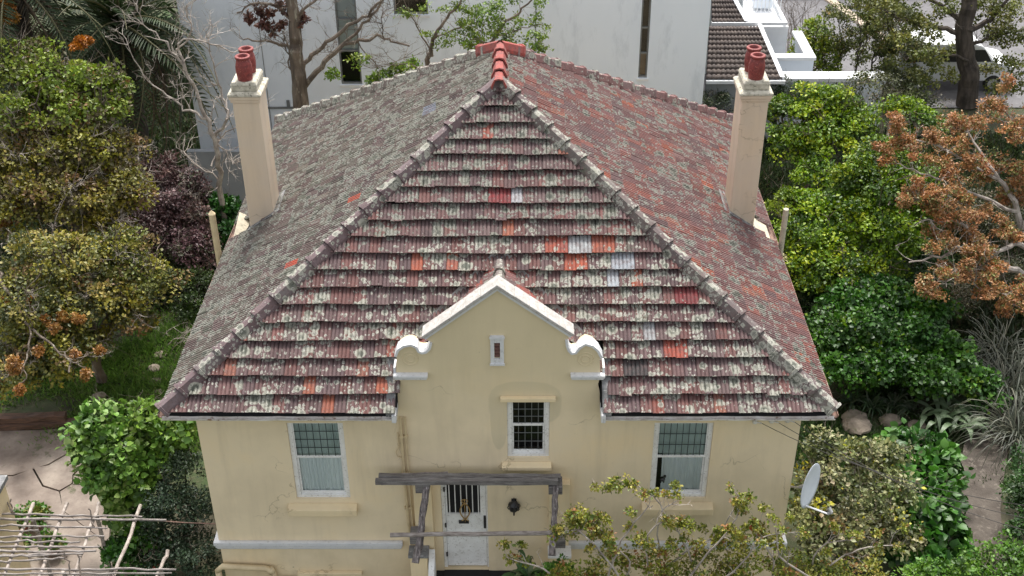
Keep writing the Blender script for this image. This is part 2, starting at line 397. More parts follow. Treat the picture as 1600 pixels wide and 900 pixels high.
# cracked concrete apron on the left: pieces with open joints between them
pv = thing('paving', 'old cracked concrete apron beside the bright green fig tree', 'paving', (-10.5, 3, 0)); pv['kind'] = 'structure'
P_ = lambda u, v: g2(u, v, .1)
pieces = [[(-150, 676), (60, 672), (112, 668), (118, 700), (75, 725), (20, 742), (-150, 735)],
          [(-150, 737), (20, 744), (50, 732), (66, 760), (92, 768), (98, 795), (60, 905), (-150, 905)],
          [(53, 731), (76, 727), (119, 702), (128, 726), (113, 742), (112, 755), (93, 766), (68, 758)],
          [(114, 756), (115, 743), (129, 728), (141, 757)],
          [(94, 768), (112, 757), (142, 759), (172, 812), (170, 850), (98, 797)],
          [(99, 799), (171, 852), (178, 905), (62, 905)]]
for pc in pieces:
    mb = MB(); q = [P_(u, v) for u, v in pc]; n = len(q); zz = .1+random.uniform(-.006, .006)
    mb.add([(x, y, zz) for x, y in q]+[(x, y, -.05) for x, y in q], [tuple(range(n))]+[(i, i+n, (i+1) % n+n, (i+1) % n) for i in range(n)])
    bm = bmesh.new(); tmp = bpy.data.meshes.new('t'); b = Vector(pv.location)
    tmp.from_pydata([Vector(p)-b for p in mb.v], [], mb.f); bm.from_mesh(tmp); bmesh.ops.recalc_face_normals(bm, faces=bm.faces); bm.to_mesh(tmp); bm.free()
    tmp.name = 'slab'; mesh_obj('slab', tmp, m_paving, pv)
# road beyond the white buildings
mb = MB(); mb.add([(7, 26, .012), (60, 26, .012), (60, 80, .012), (4, 80, .012)], [(0, 1, 2, 3)]); build('road', mb, m_road, kind='structure')
mb = MB()
a = at(1285, -10, z=.1); b = at(1450, 108, z=.1); d = (b-a).normalized(); nrm = Vector((-d.y, d.x, 0))*.22
for i in range(14):
    p = a+(b-a)*(i/14); q = a+(b-a)*((i+.985)/14)
    mb.add([p-nrm, q-nrm, q+nrm, p+nrm]+[x_-Vector((0,0,.1)) for x_ in (p-nrm, q-nrm, q+nrm, p+nrm)], [(0,1,2,3),(0,4,5,1),(1,5,6,2),(2,6,7,3),(3,7,4,0)])
build('kerb', mb, m_kerb, kind='structure')

# ================================================================ THE HOUSE
ZE = 5.9; E_ = 6.0; D_ = 12.209; HR = 4.096; YF = 5.216; YB = 6.935; YW = .42; WX = 5.6
house = thing('house', 'cream house with a steep lichen covered tiled roof and white trimmed gable', 'house', (0, 6.1, 0))
def G(u, v, y=YW): p = at(u, v, y=y); return (p.x, p.z)

# --- walls (front wall rises into the gable, with window and door openings through it)
gl_ = [G(623, 645), (G(623, 640)[0], 6.02), (G(621, 612)[0]-.0, 6.20), (G(619, 595)[0], 6.38), G(619, 583), G(620, 553), G(624, 546), G(632, 541), G(642, 539), G(649, 542), G(653, 550), G(660, 552), G(667, 551), G(673, 544), G(675, 536), G(667, 530)]
pk = G(777, 450)
gr_ = [G(889, 527), G(884, 538), G(886, 546), G(893, 553), G(901, 552), G(907, 543), G(915, 538), G(925, 541), G(932, 547), G(937, 557), G(938, 583), (G(938, 595)[0], 6.38), (G(939, 612)[0]-.06, 6.20), (G(941, 640)[0]-.06, 6.02), (G(942, 645)[0]-.06, G(942, 645)[1])]
TOPZ = 5.62
outer = [(-WX, 0), (-WX, TOPZ), (gl_[0][0], TOPZ)] + gl_[1:] + [pk] + gr_[:-1] + [(gr_[-1][0], TOPZ), (WX, TOPZ), (WX, 0)]
def rect(u0, v0, u1, v1, y=YW): a = G(u0, v0, y); b = G(u1, v1, y); return [min(a[0], b[0]), max(a[0], b[0]), min(a[1], b[1]), max(a[1], b[1])]
WL = [-3.93, -2.88, 3.40, 5.30]; WS = [.17, .955, 4.45, 5.80]; WR = [2.90, 4.00, 3.42, 5.30]
DR = [-1.13, -.225, 1.47, 3.85]; LW = [-3.98, -2.93, .15, 1.36]; VT = [-.045, .055, 6.80, 7.14]
def wall_panel(name, outer, holes, y0, y1, mat, parent):
    bm = bmesh.new(); es = []
    for loop in [outer]+[[(h[0], h[2]), (h[1], h[2]), (h[1], h[3]), (h[0], h[3])] for h in holes]:
        vs = [bm.verts.new((x, y0, z)) for x, z in loop]
        for i in range(len(vs)): es.append(bm.edges.new((vs[i], vs[(i+1) % len(vs)])))
    bmesh.ops.triangle_fill(bm, use_beauty=True, use_dissolve=False, edges=es, normal=(0, -1, 0))
    def inside(x, z): return any(h[0] < x < h[1] and h[2] < z < h[3] for h in holes)
    kill = [f for f in bm.faces if inside(f.calc_center_median().x, f.calc_center_median().z)]
    if kill: bmesh.ops.delete(bm, geom=kill, context='FACES_ONLY')
    r = bmesh.ops.extrude_face_region(bm, geom=bm.faces[:])
    bmesh.ops.translate(bm, vec=(0, y1-y0, 0), verts=[g for g in r['geom'] if isinstance(g, bmesh.types.BMVert)])
    bmesh.ops.recalc_face_normals(bm, faces=bm.faces[:])
    b = base_of(parent); bmesh.ops.translate(bm, vec=-b, verts=bm.verts[:])
    me = bpy.data.meshes.new(name); bm.to_mesh(me); bm.free()
    return mesh_obj(name, me, mat, parent)
front = wall_panel('front_wall', outer, [WL, WS, WR, DR, LW, VT], YW, YW+.32, m_wall, house)
mb = MB(); mb.box(-WX, -WX+.3, YW+.322, D_-.42, 0, TOPZ); mb.box(WX-.3, WX, YW+.322, D_-.42, 0, TOPZ); mb.box(-WX, WX, D_-.418, D_-.1, 0, TOPZ)
build('side_wall', mb, m_wall, house)
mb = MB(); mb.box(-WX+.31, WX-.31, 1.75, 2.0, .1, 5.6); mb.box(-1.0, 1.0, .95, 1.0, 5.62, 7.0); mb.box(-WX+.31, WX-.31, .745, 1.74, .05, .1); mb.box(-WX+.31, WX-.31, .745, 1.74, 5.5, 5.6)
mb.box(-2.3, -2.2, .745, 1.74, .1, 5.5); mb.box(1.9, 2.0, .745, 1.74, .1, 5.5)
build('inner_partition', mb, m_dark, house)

# --- gable trim
for sd in (0, 1):
    if sd == 0: pts = [G(620, 556), G(624, 546), G(632, 541), G(642, 539), G(649, 542), G(653, 549), G(660, 551.5), G(667, 550), G(673, 544), G(675.5, 535)]
    else: pts = [G(938, 558), G(932, 547), G(925, 541), G(915, 538), G(907, 543), G(901, 551), G(893, 552.5), G(887, 547), G(884, 539), G(883, 530)]
    mb = MB()
    mb.strip(pts, .045 if sd == 0 else -.045, YW-.045, YW+.20)
    build('scroll_trim', mb, m_whitetrim, house)
    # round boss cut in the scroll
    c = G(641, 560) if sd == 0 else G(915, 561)
    mb = MB(); 
    for rr in (.14, .075):
        ring = [(c[0]+rr*math.cos(t*math.pi/12), YW-.002, c[1]+rr*math.sin(t*math.pi/12)) for t in range(25)]
        mb.tube(ring, .009, 6)
    build('scroll_boss', mb, m_wall, house, smooth=True)
    a, b = (G(617, 584), G(667, 584)) if sd == 0 else (G(893, 584), G(943, 584))
    z = (a[1]+b[1])/2
    mb = MB(); mb.box(a[0], b[0], YW-.09, YW-.003, z-.075, z-.02); mb.box(a[0]-.02, b[0]+.02, YW-.12, YW+.002, z-.018, z+.035)
    xe = a[0] if sd == 0 else b[0]
    sg = -1 if sd == 0 else 1
    x0, x1 = sorted((xe+sg*.022, xe-sg*.02)); mb.box(x0, x1, YW+.004, YW+.30, z-.02, z+.13)
    build('shoulder_ledge', mb, m_whitetrim, house, bevel=.008)
    # raking coping: weathered top slab and a small moulding beneath it
    lo = G(667, 527) if sd == 0 else G(889, 524); hi = G(777, 452)
    dx, dz = hi[0]-lo[0], hi[1]-lo[1]; L = math.hypot(dx, dz); nx, nz = -dz/L*(1 if dx > 0 else -1), abs(dx)/L
    lo = (lo[0]-dx/L*.03, lo[1]-dz/L*.03)
    mb = MB(); mb.prism([lo, hi, (hi[0], hi[1]+.05/nz), (lo[0]+nx*.05, lo[1]+nz*.05)], YW-.05, YW+.20); build('coping_moulding', mb, m_whitetrim, house)
    o_ = .052
    l2 = (lo[0]+nx*o_, lo[1]+nz*o_); h2 = (hi[0], hi[1]+o_/nz)
    mb = MB()
    n_ = 5                                    # bedded in lengths, a hair out of line
    for k in range(n_):
        j = random.uniform(-.004, .004); t0, t1 = k/n_, (k+(.994 if k < n_-1 else 1))/n_
        A = (l2[0]+(h2[0]-l2[0])*t0+nx*j, l2[1]+(h2[1]-l2[1])*t0+nz*j); B = (l2[0]+(h2[0]-l2[0])*t1+nx*j, l2[1]+(h2[1]-l2[1])*t1+nz*j)
        top = (lambda p, last: (h2[0], p[1]+.06/nz) if last else (p[0]+nx*.06, p[1]+nz*.06))
        mb.prism([A, B, top(B, k == n_-1), top(A, False)], YW-.085+random.uniform(-.004, .004), YW+.26)
    build('coping', mb, m_coping, house, bevel=.012)
# gable vent: white surround, clay louvres in a dark slot
vent = build('gable_vent', (lambda m: (m.box(-.115, VT[0]-.002, YW-.035, YW+.05, 6.66, 7.29), m.box(VT[1]+.002, .125, YW-.035, YW+.05, 6.66, 7.29), m.box(VT[0]-.001, VT[1]+.001, YW-.035, YW+.05, 7.145, 7.29), m.box(VT[0]-.001, VT[1]+.001, YW-.035, YW+.05, 6.66, 6.795), m.box(-.13, .14, YW-.06, YW-.036, 7.24, 7.285), m.box(-.13, .14, YW-.06, YW-.036, 6.66, 6.70), m)[-1])(MB()), m_whitetrim, house)
for k in range(4):
    z = 6.815+k*.08
    mb = MB(); mb.add([(VT[0]+.002, YW+.0, z), (VT[1]-.002, YW+.0, z), (VT[1]-.002, YW+.14, z+.085), (VT[0]+.002, YW+.14, z+.085), (VT[0]+.002, YW+.0, z+.028), (VT[1]-.002, YW+.0, z+.028), (VT[1]-.002, YW+.14, z+.11), (VT[0]+.002, YW+.14, z+.11)], [(0,1,2,3),(7,6,5,4),(0,4,5,1),(1,5,6,2),(2,6,7,3),(3,7,4,0)])
    build('louvre', mb, m_louvre, vent)
# string course
mb = MB()
for x0, x1 in ((-WX-.10, -1.93), (1.33, WX+.10)):
    mb = MB(); mb.box(x0, x1, YW-.085, YW-.003, 2.20, 2.30); mb.box(x0+.02, x1-.02, YW-.055, YW-.003, 2.12, 2.201); mb.box(x0+.04, x1-.04, YW-.03, YW-.003, 2.07, 2.121)
    build('string_course', mb, m_whitetrim, house, bevel=.012)
for a_, b_ in ((-WX-.10, -WX-.003), (WX+.003, WX+.10)):
    mb = MB(); mb.box(a_, b_, YW-.083, D_-.1, 2.202, 2.298); build('string_course', mb, m_whitetrim, house, bevel=.012)

# --- windows
def window(W_, lowfrac, latt_up, latt_lo, curt, sillw, dark=False, lintel=None, fw=.085, bot=.13, label=None):
    x0, x1, z0, z1 = W_; y0 = YW+.045; y1 = y0+.09; zm = z0+(z1-z0)*lowfrac
    mb = MB(); mb.box(x0, x0+fw, y0, y1, z0, z1); mb.box(x1-fw, x1, y0, y1, z0, z1); mb.box(x0+fw, x1-fw, y0, y1, z1-.05, z1); mb.box(x0+fw, x1-fw, y0, y1, z0, z0+bot*.55)
    win = build('window', mb, m_white, house, bevel=.006)
    if label: win['label'] = label
    s = .035
    mb = MB(); X0, X1 = x0+fw+.002, x1-fw-.002
    ya, yb = y0+.008, y0+.04
    mb.box(X0, X0+s*.6, ya, yb, zm, z1-.052); mb.box(X1-s*.6, X1, ya, yb, zm, z1-.052); mb.box(X0, X1, ya-.003, yb+.002, zm-.03, zm+.022)
    build('upper_sash', mb, m_white, win, bevel=.004)
    mb = MB(); ya2, yb2 = y0+.046, y0+.078
    mb.box(X0, X0+s, ya2, yb2, z0+bot*.56, zm-.031); mb.box(X1-s, X1, ya2, yb2, z0+bot*.56, zm-.031); mb.box(X0+s, X1-s, ya2, yb2, z0+bot*.56, z0+bot)
    build('lower_sash', mb, m_white, win, bevel=.004)
    mb = MB(); mb.add([(X0, y0+.026, zm), (X1, y0+.026, zm), (X1, y0+.026, z1-.05), (X0, y0+.026, z1-.05)], [(0, 1, 2, 3)]); build('pane', mb, m_glassd if not dark else m_glass, win)
    mb = MB(); mb.add([(X0, y0+.062, z0+bot), (X1, y0+.062, z0+bot), (X1, y0+.062, zm-.03), (X0, y0+.062, zm-.03)], [(0, 1, 2, 3)]); build('pane', mb, m_glass, win)
    for (za, zb, spec, yy) in ((zm+.022, z1-.05, latt_up, y0+.014), (z0+bot, zm-.03, latt_lo, y0+.05)):
        if not spec: continue
        nx, nz, r = spec
        for i in range(1, nx): 
            x = X0+(X1-X0)*i/nx; mb = MB(); mb.box(x-r, x+r, yy-r, yy+r, za, zb); build('glazing_bar', mb, m_lead if not dark else m_winframe, win)
        for i in range(1, nz): 
            z = za+(zb-za)*i/nz; mb = MB(); mb.box(X0, X1, yy-r*.9, yy+r*.9, z-r, z+r); build('glazing_bar', mb, m_lead if not dark else m_winframe, win)
    for (ca, cb, za, zb, sk) in curt:
        mb = MB(); n = 60
        for i in range(n+1):
            t = i/n
            for (zz, amp, sq) in ((zb, .012, 0), (za, .022, sk)):
                x = X0+(X1-X0)*(ca+(cb-ca)*t); x += sq*(1-t)
                y = y0+.095+amp*.7*math.sin(t*31+1.3*math.sin(t*9))+amp*.5*math.sin(t*71)
                mb.v.append((x, y, zz)); mb.c.append((1,1,1))
        for i in range(n): mb.f.append((2*i, 2*i+1, 2*i+3, 2*i+2))
        build('curtain', mb, m_curtain, win, smooth=True)
    sx0, sx1, sz0, sz1, sd = sillw
    mb = MB(); mb.add([(sx0, YW-sd, sz0), (sx1, YW-sd, sz0), (sx1, YW-.004, sz0), (sx0, YW-.004, sz0), (sx0, YW-sd, sz1-.03), (sx1, YW-sd, sz1-.03), (sx1, YW-.004, sz1+.02), (sx0, YW-.004, sz1+.02)], [(0,3,2,1),(4,5,6,7),(0,1,5,4),(1,2,6,5),(2,3,7,6),(3,0,4,7)])
    mb.add([(x0, YW-.003, sz1+.0), (x1, YW-.003, sz1), (x1, y0-.002, sz1+.05), (x0, y0-.002, sz1+.05), (x0, y0-.002, sz1-.05), (x1, y0-.002, sz1-.05)], [(0, 1, 2, 3), (2, 5, 4, 3)])
    build('sill', mb, m_sill, win, bevel=.012)
    if lintel:
        mb = MB(); mb.box(lintel[0], lintel[1], YW-lintel[4], YW-.003, lintel[2], lintel[3]); build('drip_mould', mb, m_sill, win, bevel=.008)
    return win
window(WL, .545, (7, 4, .006), None, [(.0, .5, 3.4, 5.28, .03), (.46, 1.0, 3.4, 5.28, -.02)], (-4.1, -2.76, 3.09, 3.28, .17), lintel=(-4.16, -2.66, 5.36, 5.42, .05), label='sash window with closed pale curtains')
wr = window(WR, .545, (8, 3, .006), None, [(.13, 1.0, 3.42, 4.6, .02), (.0, 1.0, 4.45, 5.28, 0)], (2.76, 4.14, 3.12, 3.31, .17), lintel=(2.72, 4.2, 5.36, 5.42, .05), label='sash window whose curtain leaves a dark gap at one side')
window(WS, .57, (5, 3, .005), (5, 3, .005), [], (.06, 1.0, 4.22, 4.34, .12), dark=True, lintel=(.05, 1.06, 5.86, 5.94, .10), label='small barred stair window with dark panes')
mb = MB(); p = at(1035, 749, y=YW+.13)
mb.lathe([(0, -.02), (.05, -.01), (.055, .02), (.03, .05), (0, .06)], p, 9); mb.lathe([(0, 0), (.03, .01), (.025, .05), (0, .06)], p+Vector((.04, 0, .055)), 7); mb.tube([p+Vector((-.02, 0, 0)), p+Vector((-.03, 0, -.09))], .013, 5); mb.tube([p+Vector((.03, 0, 0)), p+Vector((.03, 0, -.08))], .013, 5)
tag(build('window_ornament', mb, m_black, wr), 'small black ornament against the curtain')
# lower ground window
mb = MB(); mb.box(LW[0], LW[0]+.07, YW+.05, YW+.12, LW[2], LW[3]); mb.box(LW[1]-.13, LW[1]-.06, YW+.05, YW+.12, LW[2], LW[3]); mb.box(LW[0]+.07, LW[1]-.13, YW+.05, YW+.12, LW[3]-.04, LW[3])
lw = tag(build('window', mb, m_white, house), 'lower ground window cut by the foot of the picture')
mb = MB(); mb.add([(LW[0], YW+.1, LW[2]), (LW[1], YW+.1, LW[2]), (LW[1], YW+.1, LW[3]), (LW[0], YW+.1, LW[3])], [(0,1,2,3)]); build('pane', mb, m_glass, lw)
mb = MB(); mb.box(-4.11, -2.80, YW-.09, YW-.003, 1.37, 1.45); build('drip_mould', mb, m_sill, lw, bevel=.008)
mb = MB(); mb.box(-4.45, -3.94, YW-.32, YW-.05, 1.27, 1.31); build('window_hood', mb, m_whitetrim, lw)

# --- door: white metal gate door with barred opening, brass scroll, letter slot
yd = YW+.10
dx0, dx1, dz0, dz1 = DR
mb = MB(); mb.box(dx0, dx0+.07, yd-.03, yd+.08, dz0, dz1); mb.box(dx1-.035, dx1, yd-.03, yd+.08, dz0, dz1); mb.box(dx0+.07, dx1-.035, yd-.03, yd+.08, dz1-.05, dz1)
door = build('door', mb, m_white, house, bevel=.005); 
a0, a1 = dx0+.075, dx1-.04; gz0, gz1 = 2.92, 3.78; gx0, gx1 = a0+.035, a1-.11
mb = MB(); mb.box(a0, gx0, yd, yd+.04, dz0+.02, dz1-.055); mb.box(gx1, a1, yd, yd+.04, dz0+.02, dz1-.055); mb.box(gx0, gx1, yd, yd+.04, dz0+.02, gz0); mb.box(gx0, gx1, yd, yd+.04, gz1, dz1-.055)
build('door_leaf', mb, m_white, door)
mb = MB(); mb.box(a0, a1, yd-.02, yd-.002, 2.35, 2.47); mb.box(a0, a1, yd-.015, yd-.002, 2.28, 2.31); mb.box(a0, a0+.04, yd-.015, yd-.002, dz0+.03, 2.27); mb.box(a1-.04, a1, yd-.015, yd-.002, dz0+.03, 2.27); mb.box(a0+.04, a1-.04, yd-.015, yd-.002, dz0+.03, dz0+.09)
build('rail', mb, m_white, door, bevel=.004)
for k in range(6):
    x = gx0+(gx1-gx0)*(k+.4)/5.7; mb = MB(); mb.tube([(x, yd-.01, gz0-.02), (x, yd-.01, gz1+.02)], .011, 6); build('grille_bar', mb, m_white, door)
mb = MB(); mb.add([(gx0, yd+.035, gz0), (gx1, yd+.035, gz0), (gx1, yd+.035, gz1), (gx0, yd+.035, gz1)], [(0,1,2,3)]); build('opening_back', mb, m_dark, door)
mb = MB(); cx = (gx0+gx1)/2+.02
for sg in (-1, 1):
    mb.tube([(cx+sg*(.012+.085*math.sin(t*math.pi)**1.0), yd-.03, 2.80+.42*t) for t in np.linspace(0, 1, 13)], .012, 6)
    mb.tube([(cx+sg*(.03+.03*math.cos(t)), yd-.03, 3.28+.035*math.sin(t)) for t in np.linspace(-1.9, 3.0, 9)], .010, 6)
    mb.tube([(cx+sg*(.02+.05*t), yd-.03, 2.80-.09*t+.05*t*t) for t in np.linspace(0, 1, 5)], .010, 5)
mb.tube([(cx, yd-.03, 2.72), (cx, yd-.03, 3.33)], .008, 5)
build('brass_scroll', mb, m_gold, door, smooth=True)
mb = MB(); mb.box(cx-.13, cx+.07, yd-.012, yd-.001, 2.66, 2.75); build('letter_slot', mb, m_black, door)
mb = MB(); mb.box(a1-.05, a1-.005, yd-.03, yd-.001, 2.55, 2.87); build('handle', mb, m_black, door)
for z in (3.6, 2.65, 1.85):
    mb = MB(); mb.tube([(a0-.01, yd-.045, z-.05), (a0-.01, yd-.045, z+.05)], .02, 6); build('hinge', mb, m_black, door)
mb = MB(); mb.box(-1.3, .95, YW-1.2, YW-.004, 1.30, 1.45); mb.box(dx0, dx1, YW-.3, YW+.15, 1.455, 1.468)
build('threshold', mb, m_dark, house)
mb = MB(); 
for k in range(5): mb.box(-1.05, .80, YW-1.2-.28*(k+1), YW-1.202-.28*k, 0, 1.30-.24*(k+1)+.002)
build('entrance_step', mb, m_wall, house)
# pilasters either side of the door and lower piers in front of them
mb = MB(); mb.box(-1.64, -1.29, YW-.16, YW-.003, 1.46, 3.92); build('pilaster', mb, m_sill, house, bevel=.01)
mb = MB(); mb.box(.96, 1.36, YW-.16, YW-.003, 1.46, 3.92); build('pilaster', mb, m_sill, house, bevel=.01)
for (x0, x1) in ((-1.76, -1.42), (.98, 1.38)):
    mb = MB(); mb.box(x0, x1, YW-.42, YW-.165, 0, 2.25); pr = build('porch_pier', mb, m_sill, house, bevel=.01)
    mb = MB(); mb.box(x0-.03, x1+.03, YW-.46, YW-.163, 2.253, 2.32); build('pier_cap', mb, m_flash if x0 < 0 else m_white, pr, bevel=.008)
mb = MB(); mb.add([(-1.40, YW-1.6, .9), (-1.28, YW-1.6, .9), (-1.28, YW-.2, .9), (-1.40, YW-.2, .9), (-1.40, YW-1.6, 1.3), (-1.28, YW-1.6, 1.3), (-1.28, YW-.2, 2.25), (-1.40, YW-.2, 2.25)], [(0,3,2,1),(4,5,6,7),(0,1,5,4),(1,2,6,5),(2,3,7,6),(3,0,4,7)])
build('stair_wall', mb, m_white, house, bevel=.01)
# wall lantern
p = at(803, 792, y=YW-.09)
mb = MB(); mb.lathe([(.0, .24), (.012, .23), (.014, .14), (.05, .12), (.10, .06), (.095, -.04), (.06, -.10), (.02, -.12), (.016, -.22), (0, -.24)], p, 8)
for k in range(8):
    t = k*math.pi/4+.2; mb.tube([p+Vector((.1*math.cos(t), .1*math.sin(t), .06)), p+Vector((.125*math.cos(t), .125*math.sin(t), .0)), p+Vector((.095*math.cos(t), .095*math.sin(t), -.05))], .012, 5)
mb.tube([p, p+Vector((0, .085, .02))], .02, 6); mb.box(p.x-.05, p.x+.05, YW-.02, YW-.003, p.z-.12, p.z+.14)
tag(build('wall_lantern', mb, m_black, house), 'black iron wall lantern beside the door')

# --- pipes on the wall
mb = MB(); mb.tube([(-5.72, YW-.1, 1.52), (-5.6, YW-.1, 1.66), (-4.75, YW-.1, 1.61), (-4.62, YW-.1, 1.54), (-4.58, YW-.1, 1.42), (-4.57, YW-.1, .2)], .062, 10)
mb.tube([(-4.66, YW-.1, 1.60), (-4.60, YW-.1, 1.50)], .075, 10); mb.tube([(-5.70, YW-.1, 1.52), (-5.70, YW-.1, .2)], .062, 10)
build('waste_pipe', mb, m_pipe, house, smooth=True)
for ox, r in ((-1.80, .028), (-1.72, .02)):
    mb = MB(); mb.tube([(ox, YW-.06, 5.48), (ox, YW-.05, 4.6), (ox+.012, YW-.05, 3.0), (ox+.02, YW-.05, 2.6), (ox+.03, YW-.13, 2.3), (ox+.03, YW-.07, 2.0), (ox+.03, YW-.05, .3)], r, 7)
    for z in (5.0, 4.1, 3.2): mb.box(ox-r-.012, ox+r+.012, YW-.05-r*1.3, YW-.004, z, z+.035)
    build('downpipe', mb, m_pipe, house, smooth=False)
mb = MB(); mb.tube([(-1.87, YW-.03, 5.1+.0), (-1.86, YW-.03, 4.75), (-1.93, YW-.03, 4.62), (-1.90, YW-.03, 4.5), (-1.82, YW-.03, 4.48)], .009, 5); build('loose_cable', mb, m_pipe, house)

# --- roof body
roof = thing('roof', '', '', (0, 0, 0)); del roof['label']; del roof['category']; roof.parent = house
DZ = -.10
mb = MB()
NL, NRt, NY = gl_[0][0]+.02, gr_[-1][0]-.01, .60; NZ = ZE+DZ+NY*HR/YF
fl = [(-E_, 0, ZE+DZ), (E_, 0, ZE+DZ), (E_, D_, ZE+DZ), (-E_, D_, ZE+DZ), (0, YF, ZE+HR+DZ), (0, YB, ZE+HR+DZ), (NL, 0, ZE+DZ), (NL, NY, NZ), (NRt, NY, NZ), (NRt, 0, ZE+DZ)]
mb.add(fl, [(0, 6, 7, 4), (7, 8, 4), (8, 9, 1, 4), (1, 2, 5, 4), (2, 3, 5), (3, 0, 4, 5)]); build('underlay', mb, m_dark, roof)
x0, x1, y0, y1 = -E_+.04, E_-.04, .05, D_-.05
mb = MB(); mb.add([(x0, y0, 5.66), (NL-.02, y0, 5.66), (NL-.02, .6, 5.66), (NRt+.02, .6, 5.66), (NRt+.02, y0, 5.66), (x1, y0, 5.66), (x1, .6, 5.66), (x0, .6, 5.66), (x0, y1, 5.66), (x1, y1, 5.66)], [(7, 2, 1, 0), (6, 5, 4, 3), (8, 9, 6, 3, 2, 7)]); build('soffit', mb, m_white, roof)
mb = MB()
for a, b in ((x0, gl_[0][0]-.02), (gr_[-1][0]+.06, x1)): mb.box(a, b, y0-.02, y0, 5.68, 5.81)
mb.box(x0-.022, x0-.002, y0, y1, 5.68, 5.81); mb.box(x1+.002, x1+.022, y0, y1, 5.68, 5.81); build('fascia', mb, m_white, roof)
def gutter(p, q, r, mat):
    p, q = Vector(p), Vector(q); d = (q-p).normalized(); s_ = Vector((d.y, -d.x, 0)); mb = MB(); n = 9
    ts = [math.pi*k/(n-1)+math.pi for k in range(n)]
    prof = [(r*math.cos(t), r*math.sin(t)) for t in ts]+[(.82*r*math.cos(t), .82*r*math.sin(t)) for t in ts[::-1]]
    m = 24; vs = []; fs = []; k_ = len(prof)
    for i in range(m+1):
        c = p+(q-p)*(i/m); wob = Vector((0, 0, .006*math.sin(i*1.7)+.004*math.sin(i*.6)))
        vs += [c+s_*a+Vector((0, 0, b))+wob for a, b in prof]
    for i in range(m):
        for j in range(k_): fs.append((i*k_+j, i*k_+(j+1) % k_, (i+1)*k_+(j+1) % k_, (i+1)*k_+j))
    fs.append(tuple(range(k_))); fs.append(tuple(m*k_+j for j in range(k_-1, -1, -1)))
    mb.add(vs, fs); return build('gutter', mb, mat, roof)
gy = -.045
gutter((-E_-.05, gy, 5.80), (gl_[0][0]-.03, gy, 5.79), .05, m_gutter); gutter((gr_[-1][0]+.08, gy, 5.79), (E_+.05, gy, 5.80), .05, m_gutter)
gutter((-E_-.075, D_, 5.82), (-E_-.075, .02, 5.80), .065, m_rust); gutter((E_+.075, .02, 5.80), (E_+.075, D_, 5.82), .065, m_rust)

# --- roof tiles
GAU, EXP = .2195, 6.632/19.6
NR = 3; SEG = 12
def tile_profile(k):                         # height of the ribbed face across one tile
    t = k/SEG*NR; f = t % 1.0
    return .030*(abs(math.sin(math.pi*f))**.6)
def tile_verts(wd=GAU, ln=EXP+.05, up=.098):
    vs = []
    for (v, lift) in ((0, up), (ln, -.006)):
        for k in range(SEG+1):
            u = wd*k/SEG; vs.append((u, v, lift+tile_profile(k)))
    for k in range(SEG+1): vs.append((wd*k/SEG, .004, up-.020+tile_profile(k)*.7))
    n = SEG+1; fs = [(k, k+1, n+k+1, n+k) for k in range(SEG)]+[(2*n+k, 2*n+k+1, k+1, k) for k in range(SEG)]
    fs += [(n, 2*n, 0), (SEG, 2*n+SEG, n+SEG)]
    return vs, fs
TV, TF = tile_verts(GAU-.004)
tile_me = bpy.data.meshes.new('tile'); tile_me.from_pydata(TV, [], TF); tile_me.update(); tile_me.materials.append(m_tile)
# planes: origin, u axis along the eave, v axis up the slope
def plane(o, u, top):
    o, u, top = Vector(o), Vector(u).normalized(), Vector(top); n = None
    v = (top-o)-u*(top-o).dot(u); L = v.length; v.normalize(); return o, u, v, u.cross(v).normalized(), L
PL = {'front': plane((-E_, 0, ZE), (1, 0, 0), (0, YF, ZE+HR)), 'right': plane((E_, 0, ZE), (0, 1, 0), (0, YF, ZE+HR)),
      'left': plane((-E_, D_, ZE), (0, -1, 0), (0, YF, ZE+HR)), 'back': plane((E_, D_, ZE), (-1, 0, 0), (0, YB, ZE+HR))}
SADZ, SADY, SADK = 7.70, 2.30, .66           # saddle behind the gable: ridge height, far end, pitch
def tile_color(side, r, i, cxp):
    q = random.random(); lich = random.gauss(.53, .14); v = random.uniform(.8, 1.2)
    if side == 'left': base = random.choice([(.13, .10, .085), (.135, .125, .10), (.12, .09, .082), (.16, .145, .115), (.12, .125, .095)]); lich = random.gauss(.60, .22); v *= random.uniform(.65, 1.15)
    elif side == 'right': base = random.choice([(.19, .085, .075), (.17, .08, .075), (.24, .09, .07), (.145, .088, .085), (.19, .11, .10)]); lich = random.gauss(.46, .16)
    else: base = random.choice([(.15, .088, .085), (.13, .083, .082), (.155, .085, .08), (.145, .102, .098), (.175, .08, .07), (.12, .08, .082)])
    if side in ('front', 'right') and q < .028: base = random.choice([(.34, .10, .055), (.27, .08, .055), (.30, .12, .08)]); lich = random.gauss(.42, .1)
    return (base[0]*v, base[1]*v, base[2]*v, max(.05, min(.95, lich)))
